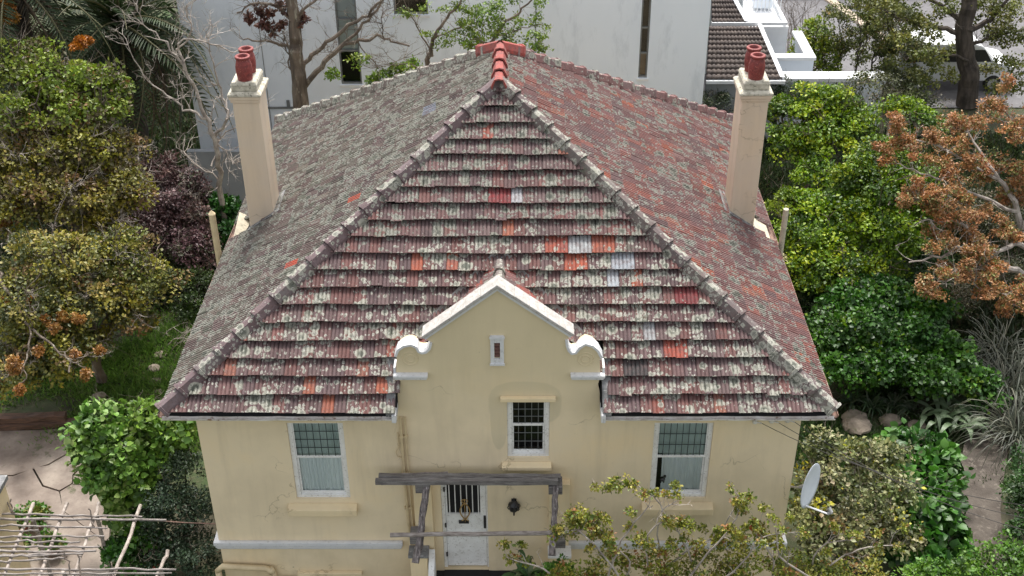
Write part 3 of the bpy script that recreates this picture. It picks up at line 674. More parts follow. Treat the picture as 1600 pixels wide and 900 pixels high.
# painted and replaced tiles that show in the photograph: (u, v) pixel -> body colour, lichen
def near_px(p): 
    d = p-CAM; z = d.dot(FWD); return 800+F*d.dot(RGT)/z, 450-F*d.dot(UPV)/z
SPEC = [((768, 792, 292, 320), (.23, .035, .037), .25), ((790, 815, 292, 320), (.40, .40, .41), .12), ((852, 876, 368, 396), (.34, .085, .05), .3), ((876, 888, 368, 396), (.36, .09, .06), .25), ((888, 926, 368, 396), (.40, .42, .42), .05), ((926, 964, 368, 396), (.36, .10, .055), .3),
        ((878, 920, 396, 422), (.40, .095, .05), .3), ((950, 992, 396, 422), (.38, .42, .45), .05), ((942, 964, 424, 448), (.40, .44, .46), .04), ((1052, 1092, 436, 478), (.20, .03, .032), .2), ((1006, 1028, 500, 528), (.36, .38, .38), .1), ((1040, 1076, 526, 556), (.36, .085, .055), .35), ((500, 520, 625, 648), (.35, .11, .06), .35), ((475, 500, 595, 620), (.34, .11, .06), .25), ((785, 803, 345, 370), (.34, .12, .07), .35), ((975, 1010, 555, 588), (.045, .045, .045), .1),
        ((450, 465, 406, 418), (.46, .08, .04), .1), ((552, 570, 304, 314), (.40, .09, .05), .2), ((668, 690, 166, 174), (.19, .22, .26), .2), ((645, 665, 395, 422), (.40, .11, .06), .2), ((690, 712, 395, 422), (.40, .12, .07), .2)]
far_V, far_F, far_C = [], [], []
cand = []
bm_cut = []
for side, (o, u, v, n, L) in PL.items():
    width = 2*E_ if side in ('front', 'back') else D_
    rows = int(math.ceil(L/EXP))
    for r in range(rows):
        vv0 = r*EXP-.035; rj = random.gauss(0, .006); ph = random.uniform(0, 6)
        i0 = -1; i1 = int(width/GAU)+2
        for i in range(i0, i1):
            uu = i*GAU+(.37*r % 1)*GAU; vv = vv0+rj+.010*math.sin(uu*1.1+ph)+.005*math.sin(uu*3.7+ph*2)
            c = o+u*(uu+GAU/2)+v*(vv+EXP*.5)
            # distance inside the hips, in plan
            us, vs_ = uu+GAU/2, vv+EXP/2
            k0 = E_/L if side in ('front', 'back') else None
            if side in ('front', 'back'): lo_, hi_ = vs_*E_/L, width-vs_*E_/L
            elif side == 'right': lo_, hi_ = vs_*YF/L, width-vs_*(D_-YB)/L
            else: lo_, hi_ = vs_*(D_-YB)/L, width-vs_*YF/L
            if us < lo_-GAU*.9 or us > hi_+GAU*.9: continue
            cut = us-GAU*.75 < lo_ or us+GAU*.75 > hi_ or vv+EXP+.06 > L
            if side == 'front':
                sad = SADZ-SADK*abs(c.x-.03)
                if abs(c.x-.03) < 1.87 and c.y < 1.02 : continue
                if abs(c.x-.03) < 1.87 and c.z < sad-.12 and c.y < SADY: continue
                if gl_[0][0]-.02 < c.x < gr_[-1][0]+.06 and c.y < .95: continue
            if side in ('left', 'right'):
                # a hole where the stacks stand
                if 5.0 < abs(c.x) and 5.98 < c.y < 6.68: continue
            col = tile_color(side, r, i, c)
            if side != 'back':
                pu, pv_ = near_px(c+n*.05)
                for (a, b, cc, d), bc, lc in SPEC:
                    if a <= pu <= b and cc <= pv_ <= d: col = (*bc, lc)
            tilt = random.gauss(0, .004)
            tw = random.gauss(0, .006)
            if side == 'left': tilt += abs(random.gauss(0, .008)); tw *= 2.2
            rl = random.gauss(0, .035 if side in ('left', 'right') else .012)
            u2 = (u+v*tw+n*rl).normalized(); v2 = (v-u*tw+n*tilt).normalized(); n2 = u2.cross(v2)
            org = o+u*uu+v*(vv+random.gauss(0, .006)-(.03 if random.random() < .015 else 0))
            rec = (side, org, u2, v2, n2, col, cut)
            d_ = (c-CAM).length
            if side == 'front' and not cut: cand.append((d_, rec))
            else: bm_cut.append(rec)
cand.sort(key=lambda t: t[0])
for k, (_, rec) in enumerate(cand):
    if k >= 300: bm_cut.append(rec); continue
    side, org, u2, v2, n2, col, cut = rec
    ob = bpy.data.objects.new('tile', tile_me); C.objects.link(ob); ob.parent = roof
    m = Matrix((u2, v2, n2)).transposed().to_4x4(); m.translation = org-base_of(roof); ob.matrix_basis = m; ob.color = col
# everything else (the far slopes and the tiles cut along the hips) is one sheet of the same tiles
cb = bmesh.new(); lay = cb.verts.layers.float_color.new('Col')
hipn = {('front', 0): None}
def bis(bm, geom_v, co, no):
    g = list(geom_v); fs = set(f for v_ in g for f in v_.link_faces); es = set(e for v_ in g for e in v_.link_edges)
    bmesh.ops.bisect_plane(bm, geom=list(g)+list(es)+list(fs), plane_co=co, plane_no=no, clear_outer=True, dist=1e-5)
wholeV, wholeF, wholeC = [], [], []
tvs = {'front': np.array(TV), 'other': np.array(tile_verts(GAU-.006, EXP+.05, .055)[0])}
for rec in bm_cut:
    side, org, u2, v2, n2, col, cut = rec
    Mx = np.array([u2, v2, n2]); pts = tvs['front' if side == 'front' else 'other'] @ Mx + np.array(org)
    if not cut:
        wholeV.append(pts); wholeC.append(np.tile(np.array(col), (len(pts), 1)))
    else:
        tb = bmesh.new(); bv = [tb.verts.new(p) for p in pts]
        for f in TF: tb.faces.new([bv[i] for i in f])
        # hips in plan: front/left, front/right, back/left, back/right
        cuts = {'front': [((-E_, 0, 0), (-YF, E_, 0), 1), ((E_, 0, 0), (YF, E_, 0), 1)], 'back': [((-E_, D_, 0), (-(D_-YB), -E_, 0), 1), ((E_, D_, 0), (D_-YB, -E_, 0), 1)],
                'left': [((-E_, 0, 0), (YF, -E_, 0), 1), ((-E_, D_, 0), (D_-YB, E_, 0), 1), ((0, 0, 0), (1, 0, 0), 1)], 'right': [((E_, 0, 0), (-YF, -E_, 0), 1), ((E_, D_, 0), (-(D_-YB), E_, 0), 1), ((0, 0, 0), (-1, 0, 0), 1)]}[side]
        for co, no, _ in cuts:
            bmesh.ops.bisect_plane(tb, geom=tb.verts[:]+tb.edges[:]+tb.faces[:], plane_co=co, plane_no=no, clear_outer=True, dist=1e-6)
        tb.verts.index_update(); vs = [tuple(v_.co) for v_ in tb.verts]
        if len(vs) > 2:
            base = len(far_V); far_V += vs; far_C += [col]*len(vs); far_F += [tuple(base+v_.index for v_ in f.verts) for f in tb.faces]
        tb.free()
cb.free()
off = len(far_V); nv = len(TV)
for q, (pts, cc) in enumerate(zip(wholeV, wholeC)):
    far_V += [tuple(p) for p in pts]; far_C += [tuple(x) for x in cc]; far_F += [tuple(i+off+q*nv for i in f) for f in TF]
me = bpy.data.meshes.new('tile_field'); b = base_of(roof); me.from_pydata([(p[0]-b.x, p[1]-b.y, p[2]-b.z) for p in far_V], [], far_F)
ca = me.color_attributes.new('Col', 'FLOAT_COLOR', 'POINT'); ca.data.foreach_set('color', np.array(far_C, np.float32).ravel()); me.update()
tf = mesh_obj('tile_field', me, m_tilec, roof); tf['kind'] = 'stuff'

# --- ridge and hip tiles: angular caps with a raised collar at the lower end
def cap_mesh(L, wd=.135, h=.105, flat=.07, drop=.10):
    vs, fs = [], []
    def ring(v, s_, lift):
        return [(-wd*s_, v, -drop+lift), (-wd*s_*.95, v, -drop*.3+lift), (-flat*s_, v, h*s_*.9+lift), (0, v, h*s_+.006+lift), (flat*s_, v, h*s_*.9+lift), (wd*s_*.95, v, -drop*.3+lift), (wd*s_, v, -drop+lift)]
    rings = [(0, 1.24, .020), (.055, 1.24, .020), (.062, 1.06, .014), (L+.03, .98, -.012)]
    for v, s_, l in rings: vs += ring(v, s_, l)
    inn = [(x*.78, .0, z-.03) for x, _, z in ring(0, 1.24, .02)]; vs += inn
    for i in range(3):
        for k in range(6): fs.append((i*7+k, i*7+k+1, (i+1)*7+k+1, (i+1)*7+k))
    for k in range(6): fs.append((28+k, 28+k+1, k+1, k))
    return vs, fs
def caps(p0, p1, n, colf, wsc=1.0, skip=0):
    p0, p1 = Vector(p0), Vector(p1); d = (p1-p0); L = d.length/n; dn = d.normalized()
    x = dn.cross(Vector((0, 0, 1))).normalized(); z = x.cross(dn).normalized()
    vs, fs = cap_mesh(L, .135*wsc, .105*wsc, .07*wsc, .10*wsc); me = bpy.data.meshes.new('ridge_tile'); me.from_pydata(vs, [], fs); me.update(); me.materials.append(m_tile)
    for i in range(skip, n):
        o = bpy.data.objects.new('ridge_tile', me); C.objects.link(o); o.parent = roof
        j = random.gauss(0, .012); dv = (dn+x*j).normalized(); xx = dv.cross(z).normalized(); zz = xx.cross(dv)
        m = Matrix((xx, dv, zz)).transposed().to_4x4(); m.translation = p0+dn*(L*i)+z*random.gauss(.055, .004)-base_of(roof)
        o.matrix_basis = m; o.color = colf(i)
FA, BA = Vector((0, YF, ZE+HR)), Vector((0, YB, ZE+HR))
purple = lambda i: random.choice([(.165, .12, .125, .40), (.15, .11, .115, .56), (.18, .14, .145, .2), (.19, .165, .16, .5)])
grey = lambda i: random.choice([(.17, .15, .135, .62), (.20, .18, .16, .7), (.15, .125, .12, .55)])
mossy = lambda i: (.22, .20, .17, .75)
coral = lambda i: (.40*random.uniform(.85, 1.05), .085, .068, -.2)
caps(Vector((-E_, 0, ZE))+Vector((-.02, -.03, .02)), FA, 19, purple); caps(Vector((E_, 0, ZE))+Vector((.02, -.03, .02)), FA, 19, grey)
caps((-E_, D_, ZE), BA, 20, mossy); caps((E_, D_, ZE), BA, 20, lambda i: random.choice([(.25, .13, .12, .3), (.2, .13, .125, .45), (.24, .16, .15, .4)]))
caps(FA+Vector((0, -.25, -.02)), BA+Vector((0, .12, .01)), 4, coral)
for sg in (-1, 1):                          # red T piece at the back apex
    d = (Vector((sg*E_, D_, ZE))-BA).normalized()
    caps(BA+d*.62+Vector((0, 0, .05)), BA+d*.0+Vector((0, 0, .05)), 1, coral)
# mortar lumps on the back left hip
mb = MB()
for i in range(20):
    p = Vector((-E_, D_, ZE))+(BA-Vector((-E_, D_, ZE)))*((i+.15)/20)+Vector((0, 0, .12)); r = random.uniform(.05, .085)
    mb.lathe([(0, -r), (r*.8, -r*.5), (r, 0), (r*.75, r*.6), (0, r*.9)], p+Vector((random.gauss(0, .03), random.gauss(0, .03), 0)), 7)
build('mortar', mb, m_coping, roof, kind='stuff', smooth=True)

# --- small saddle roof behind the gable
mb = MB(); vs_c = []
sx = .03
for sg in (-1, 1):
    for r in range(9):
        for c_ in range(8):
            y0_ = YW+.40+c_*.235; y1_ = y0_+.231
            a0_ = .02+r*.26; a1_ = a0_+.29
            zc = SADZ-SADK*(a0_+.13)
            ycut = (zc-ZE)*YF/HR                 # where the saddle meets the main slope
            if y0_ > ycut+.15 or zc < 6.25: continue
            lift = .04
            pts_ = []
            for k in range(7):
                yk = y0_+(y1_-y0_)*k/6; hh = .016*(abs(math.sin(math.pi*k/2)))
                pts_.append((sx+sg*a1_, yk, SADZ-SADK*a1_+lift+hh)); pts_.append((sx+sg*a0_, yk, SADZ-SADK*a0_+.004+hh))
            colr = random.choice([(.16, .08, .075), (.2, .09, .08), (.3, .08, .06), (.14, .09, .085)])
            fsq = [(2*k, 2*k+2, 2*k+3, 2*k+1) if sg < 0 else (2*k+1, 2*k+3, 2*k+2, 2*k) for k in range(6)]
            mb.add(pts_, fsq, (*colr,))
sad = thing('saddle_roof', '', '', (0, 0, 0)); del sad['label']; del sad['category']; sad.parent = roof
o = build('tile_field', mb, m_tilec, roof, col=True, kind='stuff')
cc = np.ones((len(mb.c), 4), np.float32); cc[:, :3] = np.array(mb.c); cc[:, 3] = .45
o.data.color_attributes['Col'].data.foreach_set('color', cc.ravel())
bpy.data.objects.remove(sad)
caps((sx, YW+.30, SADZ-.05), (sx, SADY-.12, SADZ-.05), 4, grey, .72)
# lead valleys
mb = MB()
for sg in (-1, 1):
    a = Vector((sx, SADY+.05, SADZ)); xe = 1.86; bz = SADZ-SADK*xe; b = Vector((sx+sg*xe, (bz-ZE)*YF/HR, bz))
    d = (b-a).normalized(); up = Vector((0, -HR, YF)).normalized()
    for (p_, q_) in ((a, b),):
        wv = d.cross(up).normalized()*.10
        m_ = 10
        for k in range(m_):
            A = p_+(q_-p_)*(k/m_); B = p_+(q_-p_)*((k+1)/m_); e1 = Vector((0, 0, .05))
            mb.add([A-wv+e1*2.2, B-wv+e1*2.2, B+e1*.9, A+e1*.9, A+wv+e1*2.2, B+wv+e1*2.2], [(0, 1, 2, 3), (3, 2, 5, 4)])
build('valley', mb, m_flash, roof)
# cheeks where the eaves stop against the gable: grey soakers and a boxed gutter end
for sg, xx in ((-1, gl_[0][0]), (1, gr_[-1][0]+.004)):
    k = HR/YF
    mb = MB(); xi, xo = xx+sg*.012, xx+sg*.17
    y0_, y1_ = -.06, .86
    z0_, z1_ = ZE+y0_*k, ZE+y1_*k
    x_ = sorted((xi, xo))
    mb.add([(x_[0], y0_, z0_-.02), (x_[1], y0_, z0_-.02), (x_[1], y1_, z1_-.02), (x_[0], y1_, z1_-.02), (x_[0], y0_, z0_+.075), (x_[1], y0_, z0_+.06), (x_[1], y1_, z1_+.06), (x_[0], y1_, z1_+.075)], [(0,3,2,1),(4,5,6,7),(0,1,5,4),(1,2,6,5),(2,3,7,6),(3,0,4,7)])
    build('soaker', mb, m_flash, roof)
    mb = MB(); x_ = sorted((xx-sg*.015, xx+sg*.07)) ; mb.box(x_[0], x_[1], -.11, .30, 5.72, 5.90); build('gutter_end', mb, m_whitetrim, roof, bevel=.02)

# --- chimneys
def chimney(sg):
    xo, xi = sg*5.53, sg*4.98; x0, x1 = sorted((xo, xi)); y0, y1 = 5.95, 6.72
    mb = MB(); mb.box(x0, x1, y0, y1, 5.75, 9.26)
    ch = build('chimney', mb, m_chim, house, bevel=.02)
    ch['label'] = 'chimney with a clean painted shaft' if sg < 0 else 'chimney with a stained weathered shaft'
    mb = MB()
    for e, z0, z1 in ((.03, 9.262, 9.33), (.055, 9.333, 9.40)): mb.box(x0-e, x1+e, y0-e, y1+e, z0, z1)
    build('corbel', mb, m_chim, ch, bevel=.012)
    e = .075; mb = MB(); mb.box(x0-e, x1+e, y0-e, y1+e, 9.403, 9.455); 
    e = .015; a = .066; zt = 9.60
    mb.add([(x0-a, y0-a, 9.457), (x1+a, y0-a, 9.457), (x1+a, y1+a, 9.457), (x0-a, y1+a, 9.457), (x0+.0, y0+.0, 9.50), (x1, y0, 9.50), (x1, y1, 9.50), (x0, y1, 9.50)], [(4,5,6,7),(0,1,5,4),(1,2,6,5),(2,3,7,6),(3,0,4,7)])
    mb.box(x0+.012, x1-.012, y0+.012, y1-.012, 9.502, 9.62)
    mb.add([(x0-.005, y0-.005, 9.622), (x1+.005, y0-.005, 9.622), (x1+.005, y1+.005, 9.622), (x0-.005, y1+.005, 9.622), (x0+.03, y0+.03, 9.70), (x1-.03, y0+.03, 9.70), (x1-.03, y1-.03, 9.70), (x0+.03, y1-.03, 9.70)], [(0,3,2,1),(4,5,6,7),(0,1,5,4),(1,2,6,5),(2,3,7,6),(3,0,4,7)])
    build('chimney_cap', mb, m_stone, ch, bevel=.018)
    xm = (x0+x1)/2-sg*.02
    for k, yy in enumerate((y0+.19, y1-.19)):
        mb = MB(); r = .172
        mb.lathe([(r*.86, 9.69), (r*.92, 9.78), (r*1.0, 9.93), (r*.98, 10.05), (r*.80, 10.20), (r*.76, 10.215), (r*.76, 10.225), (r*.90, 10.235), (r*.92, 10.275), (r*.86, 10.29), (r*.60, 10.29), (r*.58, 10.1), (r*.58, 9.8), (0, 9.79)], (xm+random.uniform(-.01, .01), yy, random.uniform(-.01, .02)), 22)
        mb.v = [(a_, b_, 9.69+(c_-9.69)*.86) for a_, b_, c_ in mb.v]
        build('chimney_pot', mb, m_pot, ch, smooth=True)
    # lead apron where the shaft leaves the roof
    mb = MB(); s_ = HR/6
    for (xa, xb, ya, yb) in ((x0-.03, x1+.03, y0-.12, y0-.004), (min(xi, xi-sg*.14), max(xi, xi-sg*.14), y0-.12, y1+.1)):
        za = ZE+(6-abs(xa))*s_+.05; zb = ZE+(6-abs(xb))*s_+.05
        mb.add([(xa, ya, za), (xb, ya, zb), (xb, yb, zb), (xa, yb, za), (xa, ya, za+.035), (xb, ya, zb+.035), (xb, yb, zb+.035), (xa, yb, za+.035)], [(0,3,2,1),(4,5,6,7),(0,1,5,4),(1,2,6,5),(2,3,7,6),(3,0,4,7)])
    build('chimney_flashing', mb, m_flash, ch)
    # mortar fillet between stack and eave
    mb = MB(); a, b = sorted((sg*5.535, sg*5.95)); mb.add([(a, 5.6, ZE+.02), (b, 5.6, ZE+.02), (b, 6.9, ZE+.02), (a, 6.9, ZE+.02)]+[(a, 5.75, ZE+(.28 if sg > 0 else .04)), (b, 5.75, ZE+(.04 if sg > 0 else .06)), (b, 6.8, ZE+.06), (a, 6.8, ZE+.3)], [(4,5,6,7),(0,1,5,4),(1,2,6,5),(2,3,7,6),(3,0,4,7)]) 
    build('fillet', mb, m_vent, ch)
chimney(-1); chimney(1)
# vent posts at the side eaves
for sg, lab in ((-1, 'pale vent pipe with a pointed cap'), (1, 'stained vent pipe with a tuft of dry grass at its foot')):
    x = sg*6.17; y = 5.42 if sg < 0 else 5.85; zt = 6.90 if sg < 0 else 6.78
    mb = MB(); mb.tube([(x, y, 3.0), (x, y, zt)], .07 if sg < 0 else .062, 10)
    if sg < 0: mb.lathe([(.078, zt), (.078, zt+.03), (0, zt+.12)], (x, y, 0), 10)
    tag(build('vent_pipe', mb, m_vent if sg > 0 else m_pipe, house, smooth=False), lab)
# insulators under the right eave and their wires
for k, (u, v) in enumerate(((1180, 655), (1206, 654), (1231, 653))):
    p = at(u, v, y=YW-.07); mb = MB(); mb.tube([p+Vector((0, .068, .05)), p+Vector((0, 0, .05)), p+Vector((0, 0, -.01))], .012, 5); br = build('insulator', mb, m_black, house)
    mb = MB(); mb.lathe([(0, .03), (.035, .025), (.04, .0), (.028, -.01), (.05, -.03), (.05, -.06), (0, -.07)], p+Vector((0, 0, -.02)), 10); mb.tube([p+Vector((.0, -.03, -.03)), p+Vector((.12, -.06, -.05))], .014, 5)
    build('ceramic_cup', mb, m_ceramic, br, smooth=True)
    q = p+Vector((.12, -.06, -.05)); e = at(1640, 795+22*k, y=-3.0+k*.15)
    mb = MB(); mb.tube([q+(e-q)*t+Vector((0, 0, -.5*4*t*(1-t)*.6)) for t in np.linspace(0, 1, 18)], .006, 5)
    tag(build('overhead_wire', mb, m_cable, None), ['thin service wire from the insulator farthest from the house corner', 'thin service wire from the middle insulator of three under the eave', 'thin service wire from the insulator nearest the house corner'][k], 'wire', 'service wires from the insulators')

# ================================================================ PORCH PERGOLA
porch = thing('porch_pergola', 'grey weathered timber beams on brackets above the white door', 'pergola', (-.3, -.2, 3.7))
def log(p, q, r, mat, parent, name, n=9, seg=10, wob=.015, sq=1.0, taper=1.0):
    p, q = Vector(p), Vector(q); rs = random.Random(hash((round(p.x, 2), round(q.z, 2), name)) & 0xffff)
    pts = []; rad = []
    for i in range(seg+1):
        t = i/seg; pts.append(p+(q-p)*t+Vector((rs.gauss(0, wob), rs.gauss(0, wob), rs.gauss(0, wob)))); rad.append(r*(1+(taper-1)*t)*rs.uniform(.93, 1.07))
    mb = MB(); mb.tube(pts, rad, n); return build(name, mb, mat, parent, smooth=False)
def plank(p, q, wd, ht, mat, parent, name, seg=12, wob=.008):
    p, q = Vector(p), Vector(q); d = (q-p).normalized(); sd = d.cross(Vector((0, 0, 1))).normalized(); up = sd.cross(d).normalized(); mb = MB(); vs = []
    for i in range(seg+1):
        c = p+(q-p)*(i/seg)
        for a, b in ((-1, -1), (1, -1), (1, 1), (-1, 1)): vs.append(c+sd*(a*wd/2+random.gauss(0, wob))+up*(b*ht/2+random.gauss(0, wob)))
    fs = [(3, 2, 1, 0), tuple(seg*4+k for k in range(4))]
    for i in range(seg):
        for k in range(4): fs.append((i*4+k, i*4+(k+1) % 4, (i+1)*4+(k+1) % 4, (i+1)*4+k))
    mb.add(vs, fs); return build(name, mb, mat, parent)
bz = 4.02
a = at(592, 745, y=.10); b = at(876, 746, y=.10)
plank(a, b, .10, .11, m_timber, porch, 'beam'); a = at(590, 752, y=-.02); b = at(872, 752, y=-.02); plank(a+Vector((-.04, 0, 0)), b, .10, .10, m_timber, porch, 'beam')
a = at(596, 752, y=.16); b = at(868, 750, y=.16); plank(a, b, .08, .10, m_timber, porch, 'beam')
pA, pB = at(668, 754, y=.04), at(650, 880, y=-1.05); plank(pA, pB, .11, .13, m_rafter, porch, 'rafter', 9, .014)
pA2, pB2 = at(869, 754, y=.04), at(863, 868, y=-1.05); plank(pA2, pB2, .11, .13, m_rafter, porch, 'rafter', 9, .014)
q1 = pA+(pB-pA)*.66; q2 = pA2+(pB2-pA2)*.70
t0 = at(610, 836, y=q1.y-.02); t1 = at(908, 832, y=q2.y-.02)
log(t0, t1, .042, m_polex, porch, 'pole', 8, 14, .006)
log(at(598, 741, y=.2), at(700, 739, y=.2), .022, m_polex, porch, 'pole', 7, 6, .006)
# timber brackets on the piers
for (u, v) in ((651, 842), (873, 848), (660, 762), (868, 764)):
    p = at(u, v, y=-.02); mb = MB(); mb.box(p.x-.13, p.x+.13, p.y-.05, p.y+.26, p.z-.10, p.z+.09); build('bracket', mb, m_timber, porch, bevel=.01)

# ================================================================ SATELLITE DISH
dc = at(1263, 758, y=.45)
dish = thing('satellite_dish', 'pale oval satellite dish beside the right house wall', 'satellite dish', dc)
nrm = (RGT*.80-UPV*.25-FWD*.56).normalized()
upd = (UPV-nrm*UPV.dot(nrm)).normalized(); sdd = nrm.cross(upd)
mb = MB(); NRg, NS = 7, 36; vs = []; fs = []
for back in (0, 1):
    for i in range(NRg+1):
        for k in range(NS):
            r = i/NRg*.455; t = 2*math.pi*k/NS
            vs.append(dc+sdd*(r*math.cos(t)*.92)+upd*(r*math.sin(t))+nrm*((r*r)*.24-(.012 if back else 0)))
for back in (0, 1):
    o_ = back*(NRg+1)*NS
    for i in range(NRg):
        for k in range(NS):
            f = (o_+i*NS+k, o_+i*NS+(k+1) % NS, o_+(i+1)*NS+(k+1) % NS, o_+(i+1)*NS+k); fs.append(f if not back else f[::-1])
for k in range(NS): a_ = NRg*NS+k; b_ = NRg*NS+(k+1) % NS; o_ = (NRg+1)*NS; fs.append((a_, b_, b_+o_, a_+o_))
mb.add(vs, fs); build('reflector', mb, m_dish, dish, smooth=True)
f0 = dc-upd*.40+nrm*.06; f1 = dc+nrm*.52-upd*.40
mb = MB(); mb.tube([f0, f1], .018, 8); mb.tube([f0+sdd*.03, f1+sdd*.02], .012, 6); build('feed_arm', mb, m_bldgw, dish)
mb = MB(); mb.tube([f1-nrm*.02+upd*.01, f1+nrm*.05+upd*.05], [.035, .03], 10); mb.tube([f1+nrm*.05+upd*.05, f1-nrm*.03+upd*.12], [.03, .042], 10); build('receiver', mb, m_silver, dish)
mb = MB(); wp = Vector((WX+.01, dc.y+.35, dc.z-.35)); mb.tube([dc-nrm*.02, dc-nrm*.16-upd*.1], .035, 8); mb.tube([dc-nrm*.14-upd*.1, wp+Vector((.05, 0, .0)), wp], .022, 8); mb.box(WX+.003, WX+.025, wp.y-.1, wp.y+.1, wp.z-.12, wp.z+.12); build('wall_bracket', mb, m_silver, dish)

# ================================================================ NEIGHBOURING BUILDINGS
YB2 = 19.5
nb = thing('apartment_building', 'large pale blue rendered building with narrow dark windows behind the roof', 'building', (-1, 23, 0))
def NB(u, v): p = at(u, v, y=YB2); return p.x, p.z
xw0, xw1 = -10.4, 6.40
hol = []
for (u0, v0, u1, v1) in ((522, -60, 566, 132), (1000, -60, 1014, 122), (611, -60, 668, 23)):
    a = NB(u0+ (14 if u0 == 522 else 6 if u0 == 1000 else 6), v0); b = NB(u1, v1); a2 = NB(u0, v0)
    hol.append([min(a2[0], b[0])+.08, b[0]-.02, b[1], 8.0])
hol[0][0], hol[0][1] = -5.44, -4.76; hol[1][0], hol[1][1] = 4.24, 4.53; hol[2][0], hol[2][1] = -3.58, -2.5
wall_panel('front_wall', [(xw0, 0), (xw0, 9), (xw1, 9), (xw1, 0)], hol, YB2, YB2+.3, m_bldg, nb)
mb = MB(); mb.box(xw0, xw0+.3, YB2+.302, 27, 0, 9); mb.box(xw1-.3, xw1, YB2+.302, 21.2, 0, 9); mb.box(xw0, xw1, 27.002, 27.3, 0, 9); build('side_wall', mb, m_bldg, nb)
mb = MB(); mb.box(xw0-.02, xw1+.02, YB2-.02, 27.32, 9.002, 9.25); build('roof', mb, m_bldgw, nb)
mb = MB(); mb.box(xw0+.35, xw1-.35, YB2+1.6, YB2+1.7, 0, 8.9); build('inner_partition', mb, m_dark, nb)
m_blind = simple('pale_blind', (.50, .57, .60), (.44, .51, .54), 2, .8, 0); m_board = simple('brown_board', (.30, .22, .15), (.22, .16, .11), 3, .8, .1)
for k, h in enumerate(hol):
    fr = .05
    mb = MB(); mb.box(h[0], h[0]+fr, YB2+.05, YB2+.13, h[2], h[3]); mb.box(h[1]-fr, h[1], YB2+.05, YB2+.13, h[2], h[3]); mb.box(h[0]+fr, h[1]-fr, YB2+.05, YB2+.13, h[2], h[2]+.06)
    bars = {0: [4.95, 6.0], 1: [4.85, 5.7], 2: [6.75]}[k]
    for z in bars: mb.box(h[0]+fr, h[1]-fr, YB2+.052, YB2+.128, z, z+.05)
    wn = build('window', mb, m_winframe, nb)
    zs = [h[2]+.06]+bars+[h[3]]
    for i in range(len(zs)-1):
        mb = MB(); mb.add([(h[0]+fr, YB2+.10, zs[i]+.0), (h[1]-fr, YB2+.10, zs[i]), (h[1]-fr, YB2+.10, zs[i+1]), (h[0]+fr, YB2+.10, zs[i+1])], [(0,1,2,3)]); build('pane', mb, m_glass, wn)
    if k == 0: mb = MB(); mb.box(h[0]+fr, h[1]-fr, YB2+.16, YB2+.18, 4.97, 8); build('blind', mb, m_blind, wn)
    if k == 1: mb = MB(); mb.box(h[0]+fr, h[1]-fr, YB2+.16, YB2+.18, 4.1, 4.8); build('blind', mb, m_board, wn)
    mb = MB(); mb.box(h[0]-.05, h[1]+.05, YB2-.05, YB2+.05, h[2]-.09, h[2]-.002); build('sill', mb, m_bldgw, wn)
for x in (.9, -7.9):
    mb = MB(); mb.tube([(x, YB2-.02, 0), (x, YB2-.02, 9)], .012, 5); build('cable', mb, m_cable2, nb)
mb = MB(); mb.box(-8.6, -6.7, YB2-.06, YB2-.01, 3.0, 3.06); mb.box(-7.3, -7.2, YB2-.06, YB2-.01, 3.06, 3.3); build('conduit', mb, m_winframe, nb)
gw0 = tag(build('garden_wall', (lambda m: m.box(-10.3, -4.0, 17.6, 17.8, 0, 2.35))(MB()), simple('grey_wall', (.36, .38, .40), (.28, .30, .32), 1.2, .9, .2)), 'grey garden wall behind the bare tree below the pale building', 'garden wall')

# brown pantiled annex at the right of the pale building
ax = thing('tiled_annex', 'low annex with brown pantiled roof and white verges beside the pale building', 'building', (8.4, 25, 0))
def annex_roof(p00, p10, p01, p11, nu, nv, name):
    """ribbed tiles between four corners: eave left/right (p00,p10), top left/right (p01,p11)"""
    p00, p10, p01, p11 = map(Vector, (p00, p10, p01, p11)); nrm = (p10-p00).cross(p01-p00).normalized()
    su = 4; U = np.linspace(0, 1, nu*su+1); V = []; Fc = []; Cc = []
    for r in range(nv):
        for (t, l) in ((r/nv, .07), ((r+1.1)/nv, .0), (r/nv+.0005, .0)):
            t = min(t, 1); a = p00+(p01-p00)*t; b = p10+(p11-p10)*t
            for k, u in enumerate(U):
                h = l+.055*abs(math.sin(math.pi*k/su)); V.append(tuple(a+(b-a)*float(u)+nrm*h))
        n = len(U); o = r*3*n
        for k in range(n-1): Fc.append((o+k, o+k+1, o+n+k+1, o+n+k)); Fc.append((o+2*n+k, o+2*n+k+1, o+k+1, o+k))
    return np_obj(name, np.array(V), np.array(Fc), np.ones((len(V), 3)), m_brownt, ax, 'stuff')
e0, e1 = at(1103, 125, y=22.9), at(1222, 125, y=22.9); s0, s1 = at(1108, 42, y=26.4), at(1186, 42, y=26.4)
t0_, t1_ = at(1112, 37, y=26.6), at(1166, 37, y=26.6); tt0, tt1 = at(1112, -30, y=29.5), at(1130, -30, y=29.5)
annex_roof(e0, e1, s0, s1, 15, 11, 'tile_field'); annex_roof(t0_, t1_, tt0, tt1, 9, 9, 'tile_field')
def bar(p, q, wd, ht, mat, parent, name): return plank(p, q, wd, ht, mat, parent, name, 4, 0)
z_ = Vector((0, 0, .06))
bar(e1+z_, s1+z_, .16, .14, m_bldgw, ax, 'verge'); bar(t1_+z_, tt1+z_, .16, .14, m_bldgw, ax, 'verge'); bar(t0_+Vector((0, 0, .0)), t1_+Vector((.55, 0, 0)), .18, .14, m_bldgw, ax, 'ridge_trim'); bar(e0+Vector((0, -.06, -.05)), e1+Vector((.1, -.06, -.05)), .12, .12, m_bldgw, ax, 'gutter')
